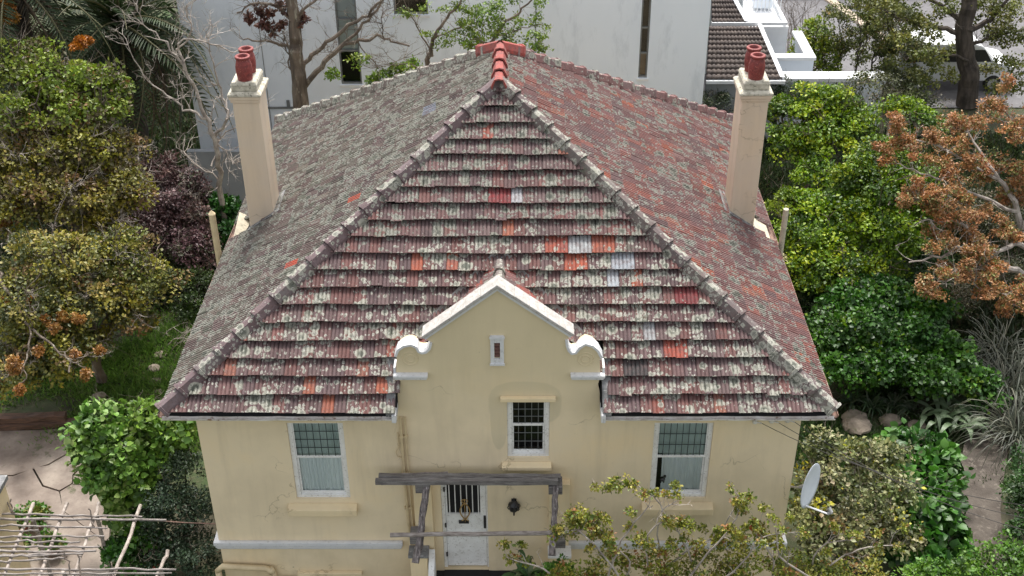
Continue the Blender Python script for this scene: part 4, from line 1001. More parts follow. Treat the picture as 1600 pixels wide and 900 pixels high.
mb = MB(); mb.box(e0.x+.05, e1.x-.1, e0.y+.12, e0.y+.32, 0, e0.z-.02); m_annex = simple('annex_wall', (.42, .44, .45), (.33, .35, .36), 1, .9, .1); build('wall', mb, m_annex, ax); mb = MB(); mb.box(e0.x+.05, s1.x-.1, 29.4, 29.6, 0, 3.5); build('wall', mb, m_annex, ax)
mb = MB(); mb.add([e0-z_*3, e1-z_*3, s1-z_*3, s0-z_*3], [(0,1,2,3)]); mb.add([t0_-z_*3, t1_-z_*3, tt1-z_*3, tt0-z_*3], [(0,1,2,3)]); mb.add([e1-z_*3, Vector((e1.x, e1.y, 0)), Vector((s1.x, s1.y, 0)), s1-z_*3], [(0,1,2,3)]); build('roof_deck', mb, m_dark, ax)

# white house and terrace walls further right
wh = thing('white_house', 'bright white flat roofed house block with a railed balcony beside the brown annex', 'building', (10.5, 27, 0))
def bx(u0, v0, u1, v1, y, dep, mat, parent, name, zb=0.0, bev=0):
    a = at(u0, v0, y=y); b = at(u1, v1, y=y); mb = MB(); mb.box(a.x, b.x, y, y+dep, zb if zb is not None else b.z, a.z); return build(name, mb, mat, parent, bevel=bev)
bx(1168, 42, 1226, 90, 27.2, 3.0, m_bldgw, wh, 'wall')
p0, p1 = at(1162, 40, y=27.1), at(1230, 40, y=27.1)
mb = MB(); mb.box(p0.x, p1.x, 27.1, 27.25, p0.z, p0.z+.12); mb.box(p1.x-.12, p1.x, 27.252, 30.2, p0.z, p0.z+.12); build('parapet', mb, m_bldgw, wh)
for i in range(12):
    x = p0.x+(p1.x-p0.x)*i/11; mb = MB(); mb.tube([(x, 28.6, p0.z), (x, 28.6, p0.z+.8)], .018, 5); build('baluster', mb, m_bldgw, wh)
mb = MB(); mb.tube([(p0.x, 28.6, p0.z+.82), (p1.x, 28.6, p0.z+.82), (p1.x, 30.2, p0.z+.82)], .03, 6); build('handrail', mb, m_bldgw, wh)
mb = MB(); mb.box(p0.x+.7, p0.x+1.3, 29.0, 29.6, p0.z, p0.z+.55); mb.box(p0.x+1.32, p0.x+1.42, 29.0, 29.6, p0.z, p0.z+1.0); build('balcony_chair', mb, m_bldg, wh)
tw = thing('terrace_wall', 'stepped white terrace wall with bright cap in front of the road', 'garden wall', (11, 25, 0))
a, b = at(1213, 94, y=25.5), at(1272, 94, y=25.5)
mb = MB(); mb.box(a.x, b.x, 25.5, 25.75, 0, a.z); mb.box(b.x-.25, b.x, 25.752, 28.2, 0, a.z-.004); build('upper_wall', mb, m_bldg, tw)
mb = MB(); mb.box(a.x-.05, b.x+.06, 25.42, 25.83, a.z+.002, a.z+.14); mb.box(b.x-.33, b.x+.06, 25.832, 28.2, a.z+.001, a.z+.138); build('cap', mb, m_bldgw, tw, bevel=.02)
a, b = at(1218, 128, y=24.0), at(1385, 122, y=24.0)
mb = MB(); mb.box(a.x, b.x, 24.0, 24.25, 0, a.z); build('lower_wall', mb, m_bldg, tw)
mb = MB(); mb.box(a.x-.05, b.x+.05, 23.92, 24.6, a.z+.002, a.z+.16); build('cap', mb, m_bldgw, tw, bevel=.02)
# low grey wall across the road, seen through the saplings
fw = thing('road_wall', 'long pale roadside wall across the street behind the thin saplings', 'wall', (14, 38, 0))
mb = MB(); mb.box(9, 30, 39.0, 39.3, 0, 1.1); build('wall', mb, m_bldg, fw); mb = MB(); mb.box(8.9, 30.1, 38.93, 39.37, 1.102, 1.22); build('cap', mb, m_kerb, fw)

# parked white van half hidden by the big tree
vp = at(1478, 128, z=0.02)
van = thing('parked_van', 'white van parked behind the trunk of the large tree', 'van', (vp.x, vp.y, 0))
prof = [(-2.3, .42), (2.25, .42), (2.3, .75), (2.2, 1.05), (1.45, 1.22), (.85, 1.9), (.55, 1.98), (-2.2, 2.0), (-2.3, 1.8)]
mb = MB(); mb.prism([(vp.x+x, z) for x, z in prof], vp.y-.9, vp.y+.9); body = build('body', mb, m_van, van, bevel=.08)
mb = MB(); mb.add([(vp.x+1.47, vp.y-.78, 1.24), (vp.x+1.47, vp.y+.78, 1.24), (vp.x+.9, vp.y+.74, 1.86), (vp.x+.9, vp.y-.74, 1.86)], [(0,1,2,3)]); build('windscreen', mb, m_black, van)
for x0_, x1_ in ((-2.05, -1.0), (-.85, .05), (.2, 1.05)):
    for sg in (-1, 1):
        mb = MB(); yy = vp.y+sg*.905; mb.add([(vp.x+x0_, yy, 1.25), (vp.x+x1_+(.25 if x1_ > 1 else 0), yy, 1.25), (vp.x+x1_-(.1 if x1_ > 1 else 0), yy, 1.75), (vp.x+x0_, yy, 1.75)], [(0,1,2,3)]); build('window', mb, m_black, van)
for x in (-1.45, 1.5):
    for sg in (-1, 1):
        mb = MB(); mb.lathe([(.12, -.1), (.3, -.11), (.34, -.06), (.34, .06), (.3, .11), (.12, .1)], (vp.x+x, vp.y+sg*.84, .34), 18, axis=(0, 1, 0)); wl = build('wheel', mb, m_tyre, van)
        mb = MB(); mb.lathe([(0, -.115), (.2, -.113), (.2, .113), (0, .115)], (vp.x+x, vp.y+sg*.84, .34), 14, axis=(0, 1, 0)); build('hub', mb, m_silver, wl)
for sg in (-1, 1): mb = MB(); mb.box(vp.x+2.24, vp.x+2.32, vp.y+sg*.62-.14, vp.y+sg*.62+.14, .76, .94); build('headlight', mb, m_ceramic, van)

# cream outbuilding wall at the left edge
ob = thing('outbuilding', 'cream rendered outbuilding corner at the left edge behind the pole pergola', 'outbuilding', (-12.3, .5, 0))
p = at(2, 752, y=1.7)
mb = MB(); mb.box(-15, p.x+.05, -2.5, 1.7, 0, p.z); build('wall', mb, m_sill, ob); mb = MB(); mb.box(-15, p.x+.12, -2.5, 1.78, p.z+.002, p.z+.1); build('roof_slab', mb, m_flash, ob)
gw = tag(build('garden_wall', (lambda m: m.box(-12.4, -10.35, .75, 1.0, 0, .62))(MB()), m_sill, bevel=.03), 'low cream garden wall under the pole pergola', 'garden wall')
# two old sleepers edging the bank at the left
sl_ = thing('timber_edging', 'old brown timber sleepers edging the bank at the far left', 'timber edging', (-12, 6.9, 0))
a = at(-60, 668, z=.15); b = at(122, 661, z=.15)
plank(a, b, .22, .17, m_plank, sl_, 'sleeper', 10, .012); plank(a+Vector((0, .06, .18)), b+Vector((-.3, .06, .18)), .20, .17, m_plank, sl_, 'sleeper', 10, .012)

# ================================================================ VEGETATION
def unit(a): return a/np.maximum(np.linalg.norm(a, axis=-1, keepdims=True), 1e-9)
def leaves_mesh(P, Dr, Nr, L, Wd, col, fold=.25, big=False):
    """one leaf per row: base P, direction Dr, face normal Nr, length L, half width Wd -> a bent 4-gon pair"""
    S_ = unit(np.cross(Dr, Nr)); Nr = unit(np.cross(S_, Dr)); L = L[:, None]; Wd = Wd[:, None]
    n = len(P); i = np.arange(n)
    if big:                                   # pointed oval with a midrib fold
        a = P; b = P+Dr*L*.28+S_*Wd*.86+Nr*Wd*fold; b2 = P+Dr*L*.62+S_*Wd*.8+Nr*Wd*fold*.6; c = P+Dr*L-Nr*L*.16; d2 = P+Dr*L*.62-S_*Wd*.8+Nr*Wd*fold*.6; d = P+Dr*L*.28-S_*Wd*.86+Nr*Wd*fold; m = P+Dr*L*.5
        V = np.stack([a, b, b2, c, d2, d, m], 1).reshape(-1, 3); i = i*7
        Fa = np.concatenate([np.stack([i+6, i+j, i+(j+1) % 6], 1) for j in range(6)]); return V, Fa, np.repeat(col, 7, 0)
    a = P; b = P+Dr*L*.5+S_*Wd+Nr*Wd*fold; c = P+Dr*L-Nr*L*.12; d = P+Dr*L*.5-S_*Wd+Nr*Wd*fold
    V = np.stack([a, b, c, d], 1).reshape(-1, 3); i = i*4
    Fa = np.concatenate([np.stack([i, i+1, i+2], 1), np.stack([i, i+2, i+3], 1)])
    return V, Fa, np.repeat(col, 4, 0)
def pal(palette, n):
    c = np.array([p[0] for p in palette]); w_ = np.array([p[1] for p in palette], float); return c[rng.choice(len(c), n, p=w_/w_.sum())]
def crown(name, parent, blobs, palette, L=.09, dens=26, per=34, cr=.2, wid=.36, up=.55, inner=.25, mat=None, shell=(.72, 1.08), kind=None, lowcut=-.55, jit=.16, tuft=True):
    """blobs: (centre, (rx,ry,rz)); leaf clusters sit on and in each lump of the crown"""
    VV, FF, CC = [], [], []; off = 0
    if tuft: dens, per, cr, inner = dens*.34, per*2.4, cr*1.6, inner*.5
    for c, r in blobs:
        tone = rng.uniform(.84, 1.16)*np.array([rng.uniform(.92, 1.1), 1, rng.uniform(.85, 1.1)])
        c = np.array(c); r = np.array(r)*(.80 if tuft else 1); area = 4*math.pi*((r[0]*r[1])**1.6/3+(r[0]*r[2])**1.6/3+(r[1]*r[2])**1.6/3)**(1/1.6)
        nc = max(6, int(area*dens))
        d = unit(rng.normal(size=(int(nc*1.5), 3))); d = d[d[:, 2] > lowcut][:nc]; nc = len(d)
        lump = 1+.16*np.sin(d[:, 0]*5+c[0]*3+1)*np.sin(d[:, 1]*6+c[1])+.12*np.sin(d[:, 2]*9+c[2]*5+d[:, 0]*7)
        u = rng.uniform(*shell, nc); inn = rng.random(nc) < inner; u[inn] = rng.uniform(.2, .75, inn.sum())
        cc = c+d*r*(u*lump)[:, None]
        crs = cr*rng.uniform(.6, 1.35, nc); k = rng.poisson(per, nc)+4; idx = np.repeat(np.arange(nc), k); n = len(idx)
        o = rng.normal(size=(n, 3)); o = unit(o)*(rng.random((n, 1))**(.3 if tuft else .45))*crs[idx][:, None]; o[:, 2] *= .65
        if tuft: fl = rng.random(n) < .7; o[fl, 2] = np.abs(o[fl, 2])
        P = cc[idx]+o
        out = unit(d[idx]*.8+o/np.maximum(crs[idx][:, None], .01)*1.1)
        Dr = unit(out*.7+rng.normal(size=(n, 3))*.75); Nr = unit(np.array([0, 0, up])+out*.75+rng.normal(size=(n, 3))*.36)
        cl = pal(palette, nc)[idx]; mixm = rng.random(n) < .28; cl[mixm] = pal(palette, int(mixm.sum()))
        mn = cl.mean(1, keepdims=True); cl = np.clip(mn+(cl-mn)*1.18, .004, 1)*tone*1.25*rng.uniform(1-jit*1.6, 1+jit*1.6, (n, 1))*rng.uniform(1-jit*.4, 1+jit*.4, (n, 3))
        Ls = L*rng.uniform(.6, 1.35, n)
        V, Fa, K = leaves_mesh(P, Dr, Nr, Ls, Ls*wid*rng.uniform(.75, 1.2, n), cl, .25, L >= .15)
        VV.append(V); FF.append(Fa+off); CC.append(K); off += len(V)
    return np_obj(name, np.concatenate(VV), np.concatenate(FF), np.concatenate(CC), mat or m_leaf, parent, kind)
def PB(*l):
    """crown lumps from (u, v, height, half-width px, half-height px)"""
    out = []
    for u, v, z, a, b in l:
        p = at(u, v, z=z); k = ppm(p); out.append((p, (a/k, (a+b)/2/k, b/k/.9)))
    return out
def limb(mb, pts, r0, r1, n=7, sub=4, wob=.03, rs=random):
    """smooth wobbly tapering tube through the points; returns the points"""
    pts = [Vector(p) for p in pts]; out = []
    for i in range(len(pts)-1):
        p0 = pts[max(i-1, 0)]; p1 = pts[i]; p2 = pts[i+1]; p3 = pts[min(i+2, len(pts)-1)]
        for s_ in range(sub):
            t = s_/sub; q = .5*((2*p1)+(p2-p0)*t+(2*p0-5*p1+4*p2-p3)*t*t+(3*p1-p0-3*p2+p3)*t**3)
            out.append(q+Vector((rs.gauss(0, wob), rs.gauss(0, wob), rs.gauss(0, wob))) if (i or s_) else q)
    out.append(pts[-1]); m = len(out)
    mb.tube(out, [r0+(r1-r0)*(i/(m-1))**.8 for i in range(m)], n); return out
def twigs(mb, line, n, ln, r, depth=2, spread=.9, up=.25, seg=5, droop=0, curl=.22):
    """side shoots that fork off a limb"""
    tips = []
    for _ in range(n):
        i = random.randrange(max(1, len(line)//5), len(line)); p = Vector(line[i]); q = Vector(line[max(i-1, 0)])
        d = (p-q).normalized() if (p-q).length > 1e-6 else Vector((0, 0, 1))
        d = (d+Vector((random.gauss(0, spread), random.gauss(0, spread), random.gauss(up, spread*.7)))).normalized()
        l = ln*random.uniform(.5, 1.3); pts = [p]
        for s_ in range(seg):
            d = (d+Vector((random.gauss(0, curl), random.gauss(0, curl), random.gauss(.04-droop, curl)))).normalized(); pts.append(pts[-1]+d*(l/seg))
        mb.tube(pts, [r*(1-.75*s_/seg) for s_ in range(seg+1)], 4 if r > .012 else 3, cap=False); tips.append(pts[-1])
        if depth > 1: tips += twigs(mb, pts, random.randint(2, 4), ln*.55, r*.6, depth-1, spread, up, max(3, seg-1), droop, curl)
    return tips
def trunk_to(blobs, base, r, mat, parent, nm='trunk', fork=.45, sub=3):
    base = Vector(base); mb = MB(); cs = [Vector(c) for c, _ in blobs]; mean = sum(cs, Vector())/len(cs)
    f = base+(mean-base)*fork; f.z = max(f.z, .2); limb(mb, [base, base+(f-base)*.5+Vector((random.gauss(0, .08), random.gauss(0, .08), 0)), f], r, r*.75, 9, 4, .015)
    lines = []
    for c, rr in blobs:
        m = f+(Vector(c)-f)*.55+Vector((random.gauss(0, .15), random.gauss(0, .15), .1)); ln = limb(mb, [f, m, Vector(c)+Vector((0, 0, rr[2]*.4))], r*.55, r*.14, 6, sub, .03); twigs(mb, ln, 9, max(rr)*1.15, r*.13, 2, up=.35)
        lines.append(ln)
    build(nm, mb, mat, parent); return lines
def tree(name, label, cat, blobs, base, r, palette, bark=None, group=None, dry=0, **kw):
    t = thing(name, label, cat, base, group)
    if dry:                                   # pale leafless shoots that stick out of the crown
        mb = MB()
        for c, rr in blobs:
            for k in range(dry):
                d = Vector((random.gauss(0, .8), random.gauss(-.3, .7), random.gauss(.5, .5))).normalized(); e = Vector(c)+Vector((d.x*rr[0], d.y*rr[1], d.z*rr[2]))*random.uniform(.85, 1.05)
                l_ = limb(mb, [Vector(c), (Vector(c)+e)/2+Vector((0, 0, .08)), e], .016, .006, 4, 3, .03); twigs(mb, l_[3:], 5, .38, .007, 2, up=.2, curl=.35)
        build('shoots', mb, m_twig, t)
    trunk_to(blobs, base, r, bark or m_bark, t); crown('crown', t, blobs, palette, **kw); return t
def foot(u, v): p = at(u, v, z=0); return Vector((p.x, p.y, 0))
def under(blobs, dx=0, dy=.2): m = sum((Vector(c) for c, _ in blobs), Vector())/len(blobs); return Vector((m.x+dx, m.y+dy, 0))

# ---- left side
b = PB((30, 112, 6.4, 65, 42), (85, 125, 6.2, 55, 36), (128, 132, 6.1, 50, 34), (172, 142, 5.9, 42, 32), (40, 78, 6.7, 45, 24), (60, 175, 5.7, 80, 34), (155, 180, 5.5, 48, 30))
tree('lime_green_tree', 'lime green leafed tree below the palm fronds at the upper left', 'tree', b, under(b), .16, [((.17, .22, .035), 4), ((.11, .15, .03), 3), ((.24, .26, .06), 2), ((.10, .085, .04), 2), ((.20, .12, .05), .6)], dry=2, L=.115, dens=15, per=30, cr=.24)
b = PB((40, 255, 4.5, 75, 55), (125, 235, 4.7, 80, 42), (190, 245, 4.4, 45, 40), (205, 300, 3.8, 36, 45), (110, 305, 3.9, 85, 48), (20, 330, 3.6, 50, 50), (170, 350, 3.1, 50, 35))
tree('yellowing_tree', 'tree turning yellow and brown left of the purple leaved bush', 'tree', b, under(b), .16, [((.19, .175, .035), 4), ((.12, .115, .03), 4), ((.27, .23, .06), 2), ((.085, .07, .035), 3), ((.17, .11, .055), 1.5)], dry=5, L=.105, dens=17, per=30, cr=.22)
b = PB((85, 415, 3.3, 95, 50), (185, 405, 3.1, 60, 40), (240, 445, 2.6, 42, 40), (50, 490, 2.7, 90, 55), (140, 475, 2.5, 80, 48), (200, 490, 2.1, 45, 38), (80, 545, 2.0, 80, 45), (20, 580, 1.7, 60, 45), (135, 545, 1.6, 40, 34))
lo = tree('golden_tipped_tree', 'low golden tipped tree with orange seed clusters hanging over the grassy bank', 'tree', b, under(b), .15, [((.22, .20, .045), 3), ((.11, .115, .03), 4), ((.29, .25, .09), 1.6), ((.055, .065, .022), 4), ((.15, .10, .05), 1)], dry=4, L=.10, dens=18, per=30, cr=.2)
def at2(u, v, z): return at(u, v, z=z)
mb = MB()
l1 = limb(mb, [at2(-10, 420, 3.6), at2(18, 462, 3.3), at2(45, 505, 3.0), at2(80, 540, 2.7), at2(105, 560, 2.5), at2(108, 582, 2.35)], .045, .018, 7)
l2 = limb(mb, [at2(45, 503, 3.0), at2(47, 535, 2.8), at2(38, 565, 2.6), at2(38, 590, 2.4), at2(28, 606, 2.3)], .028, .012, 6)
l3 = limb(mb, [at2(92, 550, 2.6), at2(120, 570, 2.45), at2(135, 575, 2.4)], .02, .01, 6)
l4 = limb(mb, [at2(118, 568, 2.45), at2(135, 555, 2.5), at2(160, 545, 2.5)], .016, .008, 5)
for l in (l1, l2, l3, l4): twigs(mb, l, 5, .35, .010, 2)
build('branch', mb, m_bark, lo)
crown('seed_clusters', lo, [(at2(u, v, z), (random.uniform(.07, .15), random.uniform(.07, .15), random.uniform(.06, .2))) for u, v, z in ((70, 500, 3.0), (85, 512, 2.9), (98, 497, 2.9), (52, 475, 3.1), (25, 575, 2.5), (30, 610, 2.3), (22, 568, 2.5), (135, 585, 2.4), (122, 500, 2.8), (60, 550, 2.6), (155, 548, 2.5), (118, 552, 2.5), (4, 470, 3.2), (8, 350, 3.4), (30, 325, 3.5), (2, 295, 3.8))], [((.26, .125, .04), 3), ((.20, .10, .04), 2), ((.31, .19, .07), 1)], tuft=False, L=.055, dens=160, per=22, cr=.08, inner=.4)
b = PB((255, 275, 2.6, 40, 38), (290, 300, 2.3, 40, 40), (250, 330, 2.1, 45, 40), (300, 345, 1.7, 35, 40), (225, 370, 1.7, 45, 30), (285, 390, 1.3, 45, 35), (320, 400, 1.0, 25, 30))
tree('purple_leaved_bush', 'purple leaved bush between the yellowing tree and the left chimney', 'bush', b, under(b), .09, [((.115, .07, .075), 4), ((.17, .12, .125), 2), ((.07, .045, .048), 4), ((.07, .08, .05), .7)], dry=4, L=.095, dens=20, per=30, cr=.18)
b = PB((352, 335, 1.6, 28, 28), (362, 370, 1.2, 22, 30), (330, 320, 1.6, 20, 20))
tree('dark_laurel_bush', 'dark glossy green bush just behind the left vent pipe', 'bush', b, under(b), .06, [((.025, .085, .015), 3), ((.04, .12, .02), 2), ((.015, .05, .01), 2)], L=.14, dens=26, per=22, cr=.16, mat=m_glossleaf)
b = PB((315, 440, .8, 35, 24), (300, 480, .4, 35, 18), (270, 415, .9, 40, 22))
tree('low_green_undergrowth_bush', 'low loose green bush on the bank beside the left eave', 'bush', b, under(b), .04, [((.05, .075, .02), 3), ((.035, .055, .018), 3), ((.07, .11, .025), 2)], L=.08, dens=24, per=24, cr=.16)

# ---- palms
def frond_mesh(Lf, sag, nl=46, wl=.030, ll=.55, col=((.032, .058, .018), (.05, .078, .028)), dead=False):
    t = np.linspace(0, 1, nl); x = Lf*(t-.10*t**3); z = Lf*(.34*t-sag*t**2.1); C0 = np.stack([x, 0*t, z], 1); tan = unit(np.gradient(C0, axis=0))
    VV, FF, CC = [], [], []
    n0 = np.cross(tan, np.array([0, 1, 0])); n0[n0[:, 2] < 0] *= -1
    for sg in (-1, 1):
        i = np.arange(3, nl); l = ll*np.sin(np.clip(t[i]*1.05+.12, 0, 1)*math.pi)**.55*rng.uniform(.85, 1.1, len(i))
        Dr = unit(tan[i]*.62+np.array([0, sg, 0])*.8+n0[i]*(.28 if not dead else -.3)+rng.normal(size=(len(i), 3))*.07); Nr = unit(n0[i]+np.array([0, -sg*.5, 0]))
        c = np.array(col)[rng.integers(0, len(col), len(i))]*rng.uniform(.8, 1.25, (len(i), 1))
        V, Fa, K = leaves_mesh(C0[i], Dr, Nr, l, np.full(len(i), wl)*rng.uniform(.8, 1.2, len(i)), c, .3); o = sum(map(len, VV)); VV.append(V); FF.append(Fa+o); CC.append(K)
    mb = MB(); mb.tube([tuple(p) for p in C0], [.045*(1-.85*a)+.006 for a in t], 4, cap=False)
    tris = [tuple(f[:3]) for f in mb.f]+[(f[0], f[2], f[3]) for f in mb.f]; o = sum(map(len, VV)); VV.append(np.array(mb.v)); FF.append(np.array(tris)+o); CC.append(np.tile(np.array([[.16, .15, .07]] if not dead else [[.17, .12, .08]]), (len(mb.v), 1)))
    ob = np_obj('frond', np.concatenate(VV), np.concatenate(FF), np.concatenate(CC), m_leaf); me = ob.data; bpy.data.objects.remove(ob); return me
FR = [frond_mesh(4.3, s_) for s_ in (.5, .72, .95, 1.2)]+[frond_mesh(3.9, 1.25, col=((.10, .075, .045), (.15, .11, .065), (.07, .055, .035)), dead=True)]
def palm(label, c, base, n, lo_el=-.9, hi_el=1.25, sc=1.0, grp=None, dead=8):
    t = thing('palm_tree', label, 'palm tree', base, grp); mb = MB(); limb(mb, [base, (Vector(base)+c)/2, c-Vector((0, 0, .3))], .36, .30, 12, 5, .02); build('trunk', mb, m_barkd, t)
    mb = MB()
    for k in range(40):
        a = k*2.4; zz = -1.0+k*.022; d = Vector((math.cos(a), math.sin(a), .5)); p = c+Vector((0, 0, zz)); mb.tube([p+d*.22, p+d*.55], [.07, .02], 4)
    build('frond_stubs', mb, m_bark, t, kind='stuff')
    for k in range(n+dead):
        isd = k >= n; e = (lo_el+(hi_el-lo_el)*((k+.5)/n)**.9) if not isd else random.uniform(-1.1, -.6); az = k*2.39996+random.gauss(0, .15)
        me = FR[4] if isd else FR[min(3, int((1.2-e)*1.6)+random.randint(0, 1))] if e < 1.0 else FR[0]
        o = bpy.data.objects.new('frond', me); C.objects.link(o); o.parent = t
        o.matrix_basis = Matrix.Translation(c-Vector(base))@Matrix.Rotation(az, 4, 'Z')@Matrix.Rotation(-e*.75, 4, 'Y')@Matrix.Rotation(random.gauss(0, .25), 4, 'X')@Matrix.Scale(sc*random.uniform(.85, 1.08), 4)
    return t
pc = at(190, 42, z=6.0); pt = palm('large date palm with drooping fronds behind the lime green tree', pc, (pc.x-.3, pc.y+.2, 0), 64, dead=12)
crown('fruit_stalk', pt, [(at(123, 70, z=6.9), (.2, .2, .22)), (at(134, 66, z=6.9), (.15, .15, .18))], [((.33, .13, .025), 2), ((.25, .09, .025), 1)], tuft=False, L=.07, dens=110, per=20, cr=.08, inner=.5)
pc = at(15, -25, z=8.0); pt = palm('second date palm with an orange fruit stalk in the top left corner', pc, (pc.x, pc.y, 0), 34)
crown('fruit_stalk', pt, [(at(8, 18, z=7.6), (.3, .3, .4)), (at(16, 28, z=7.4), (.2, .2, .25))], [((.30, .15, .04), 2), ((.23, .11, .04), 1)], tuft=False, L=.07, dens=110, per=20, cr=.08, inner=.5)
pc = at(330, 20, z=5.6); palm('dark palm with low fronds between the bare twigs and the pale building', pc, (pc.x, pc.y, 0), 26, sc=.62, dead=5)

# ---- bare trees
YT0 = 14.6
t = thing('bare_tree', 'leafless pale twigged tree in front of the palm beside the left chimney', 'tree', (at(345, 288, y=YT0).x, YT0, 0)); mb = MB(); T3 = lambda u, v, z: at(u, v, y=YT0+random.uniform(-.25, .25))
ln = [limb(mb, [(at(345, 288, y=YT0).x-.1, YT0, 0), T3(345, 288, 0),  T3(338, 230, 1.4),  T3(320, 180, 2.6),  T3(300, 130, 3.7),  T3(275, 85, 4.6)], .11, .03), limb(mb, [T3(335, 215, 1.8),  T3(355, 185, 2.6),  T3(350, 150, 3.4),  T3(335, 110, 4.3),  T3(325, 60, 5.3)], .05, .015),
      limb(mb, [T3(322, 185, 2.5),  T3(290, 170, 2.9),  T3(260, 150, 3.3),  T3(225, 120, 3.8),  T3(200, 70, 4.6)], .045, .012), limb(mb, [T3(300, 130, 3.7),  T3(280, 66, 5.0),  T3(330, 68, 5.2),  T3(365, 82, 5.0)], .04, .015),
      limb(mb, [T3(330, 205, 2.0),  T3(350, 235, 1.8),  T3(365, 255, 1.7),  T3(385, 240, 2.0)], .03, .01), limb(mb, [T3(280, 95, 4.4),  T3(250, 60, 5.0),  T3(220, 30, 5.6),  T3(210, 5, 6.2)], .03, .01), limb(mb, [T3(275, 85, 4.6),  T3(300, 45, 5.4),  T3(290, 10, 6.2),  T3(330, -15, 6.8)], .03, .01),
      limb(mb, [T3(330, 260, .9),  T3(345, 215, 1.7),  T3(365, 200, 2.2),  T3(395, 190, 2.6)], .03, .01), limb(mb, [T3(340, 280, .4),  T3(300, 250, 1.0),  T3(275, 225, 1.6)], .025, .01)]
for l in ln: twigs(mb, l, 11, .75, .014, 3, up=.15)
build('branches', mb, m_twig, t)
T = lambda u, v, z: at(u, v, z=z)
YT = 17.2; Y_ = lambda u, v, y=YT: at(u, v, y=y)
t = thing('bare_tree', 'thick trunked bare tree with clumps of dead brown leaves before the pale building', 'tree', (Y_(470, 190).x, YT, 0)); mb = MB()
tr = limb(mb, [(Y_(472, 200).x, YT, 0), Y_(472, 190), Y_(468, 130), Y_(463, 80), Y_(459, 30), Y_(452, -40)], .30, .16, 11, 4, .02)
ln = [limb(mb, [Y_(470, 118), Y_(482, 95), Y_(510, 68), Y_(545, 40), Y_(575, 22), Y_(600, -5)], .085, .035), limb(mb, [Y_(472, 142), Y_(500, 105), Y_(530, 75), Y_(560, 65), Y_(590, 55), Y_(605, 62), Y_(640, 72)], .10, .025), limb(mb, [Y_(530, 76), Y_(560, 45), Y_(590, 15), Y_(605, -15)], .06, .025),
      limb(mb, [Y_(463, 80), Y_(440, 72), Y_(415, 64), Y_(380, 62)], .07, .02), limb(mb, [Y_(460, 35), Y_(430, 10), Y_(400, 5), Y_(370, 20)], .07, .02), limb(mb, [Y_(463, 30), Y_(490, 0), Y_(520, -20)], .06, .02),
      limb(mb, [Y_(600, 60), Y_(596, 30), Y_(610, 8)], .02, .008), limb(mb, [Y_(560, 66), Y_(590, 100), Y_(640, 90)], .02, .008), limb(mb, [Y_(456, 110), Y_(447, 80), Y_(440, 60)], .03, .015)]
for l in ln: twigs(mb, l, 13, .75, .012, 3, up=.1)
mb2 = MB(); 
build('branches', mb, m_bark, t)
crown('dead_leaves', t, [(Y_(u, v), (.10, .10, .22)) for u, v in ((412, 38), (426, 48), (438, 40), (476, 34), (405, 15), (440, 12), (390, 30), (420, 22))], [((.10, .045, .035), 3), ((.065, .035, .03), 2), ((.14, .08, .06), 1)], tuft=False, L=.12, dens=55, per=7, cr=.09, inner=.4)
crown('fresh_shoots', t, [(Y_(u, v), (.22, .2, .15)) for u, v in ((600, 118), (617, 112), (640, 100), (585, 128), (520, 118))], [((.16, .24, .03), 3), ((.10, .16, .03), 2)], tuft=False, L=.10, dens=34, per=10, cr=.14)
# sparse young-leaved tree behind the apex
YT2 = 16.2; Y2 = lambda u, v: at(u, v, y=YT2)
t = thing('sparse_leafy_tree', 'sparse young leafed tree standing behind the red ridge cap', 'tree', (Y2(700, 150).x, YT2, 0)); mb = MB()
ln = [limb(mb, [(Y2(690, 150).x, YT2, 0), Y2(672, 120), Y2(674, 85), Y2(680, 55), Y2(700, 28), Y2(722, 0), Y2(735, -20)], .10, .02), limb(mb, [(Y2(700, 150).x+.1, YT2+.1, 0), Y2(752, 105), Y2(768, 70), Y2(785, 40), Y2(810, 20), Y2(835, -5)], .09, .02),
      limb(mb, [Y2(676, 80), Y2(655, 50), Y2(640, 20), Y2(630, -10)], .03, .01), limb(mb, [Y2(680, 60), Y2(720, 40), Y2(745, 35)], .03, .01), limb(mb, [Y2(770, 72), Y2(742, 62), Y2(725, 55)], .03, .01), limb(mb, [Y2(775, 60), Y2(800, 48), Y2(830, 40)], .03, .01), limb(mb, [Y2(755, 95), Y2(800, 85), Y2(842, 72)], .03, .01), limb(mb, [Y2(672, 110), Y2(630, 100), Y2(590, 105)], .02, .008)]
tips = []
for l in ln: tips += twigs(mb, l, 9, .6, .011, 2, up=.3)
build('branches', mb, m_bark, t)
bl = [(Y2(u, v), (a/55, a/60, a/75)) for u, v, a in ((745, 20, 20), (765, 28, 22), (720, 12, 16), (700, 55, 16), (688, 70, 12), (728, 48, 14), (775, 10, 18), (812, 30, 10), (830, 33, 9), (845, 5, 14), (838, 72, 16), (820, 66, 12), (850, 78, 10), (755, 60, 14), (740, 70, 16), (640, 108, 9), (795, 60, 8))]+[(p, (.14, .14, .1)) for p in random.sample(tips, 45)]
crown('crown', t, bl, [((.12, .18, .03), 4), ((.18, .25, .04), 2), ((.07, .11, .025), 3), ((.22, .26, .09), 1)], tuft=False, L=.08, dens=15, per=9, cr=.15, inner=.4)

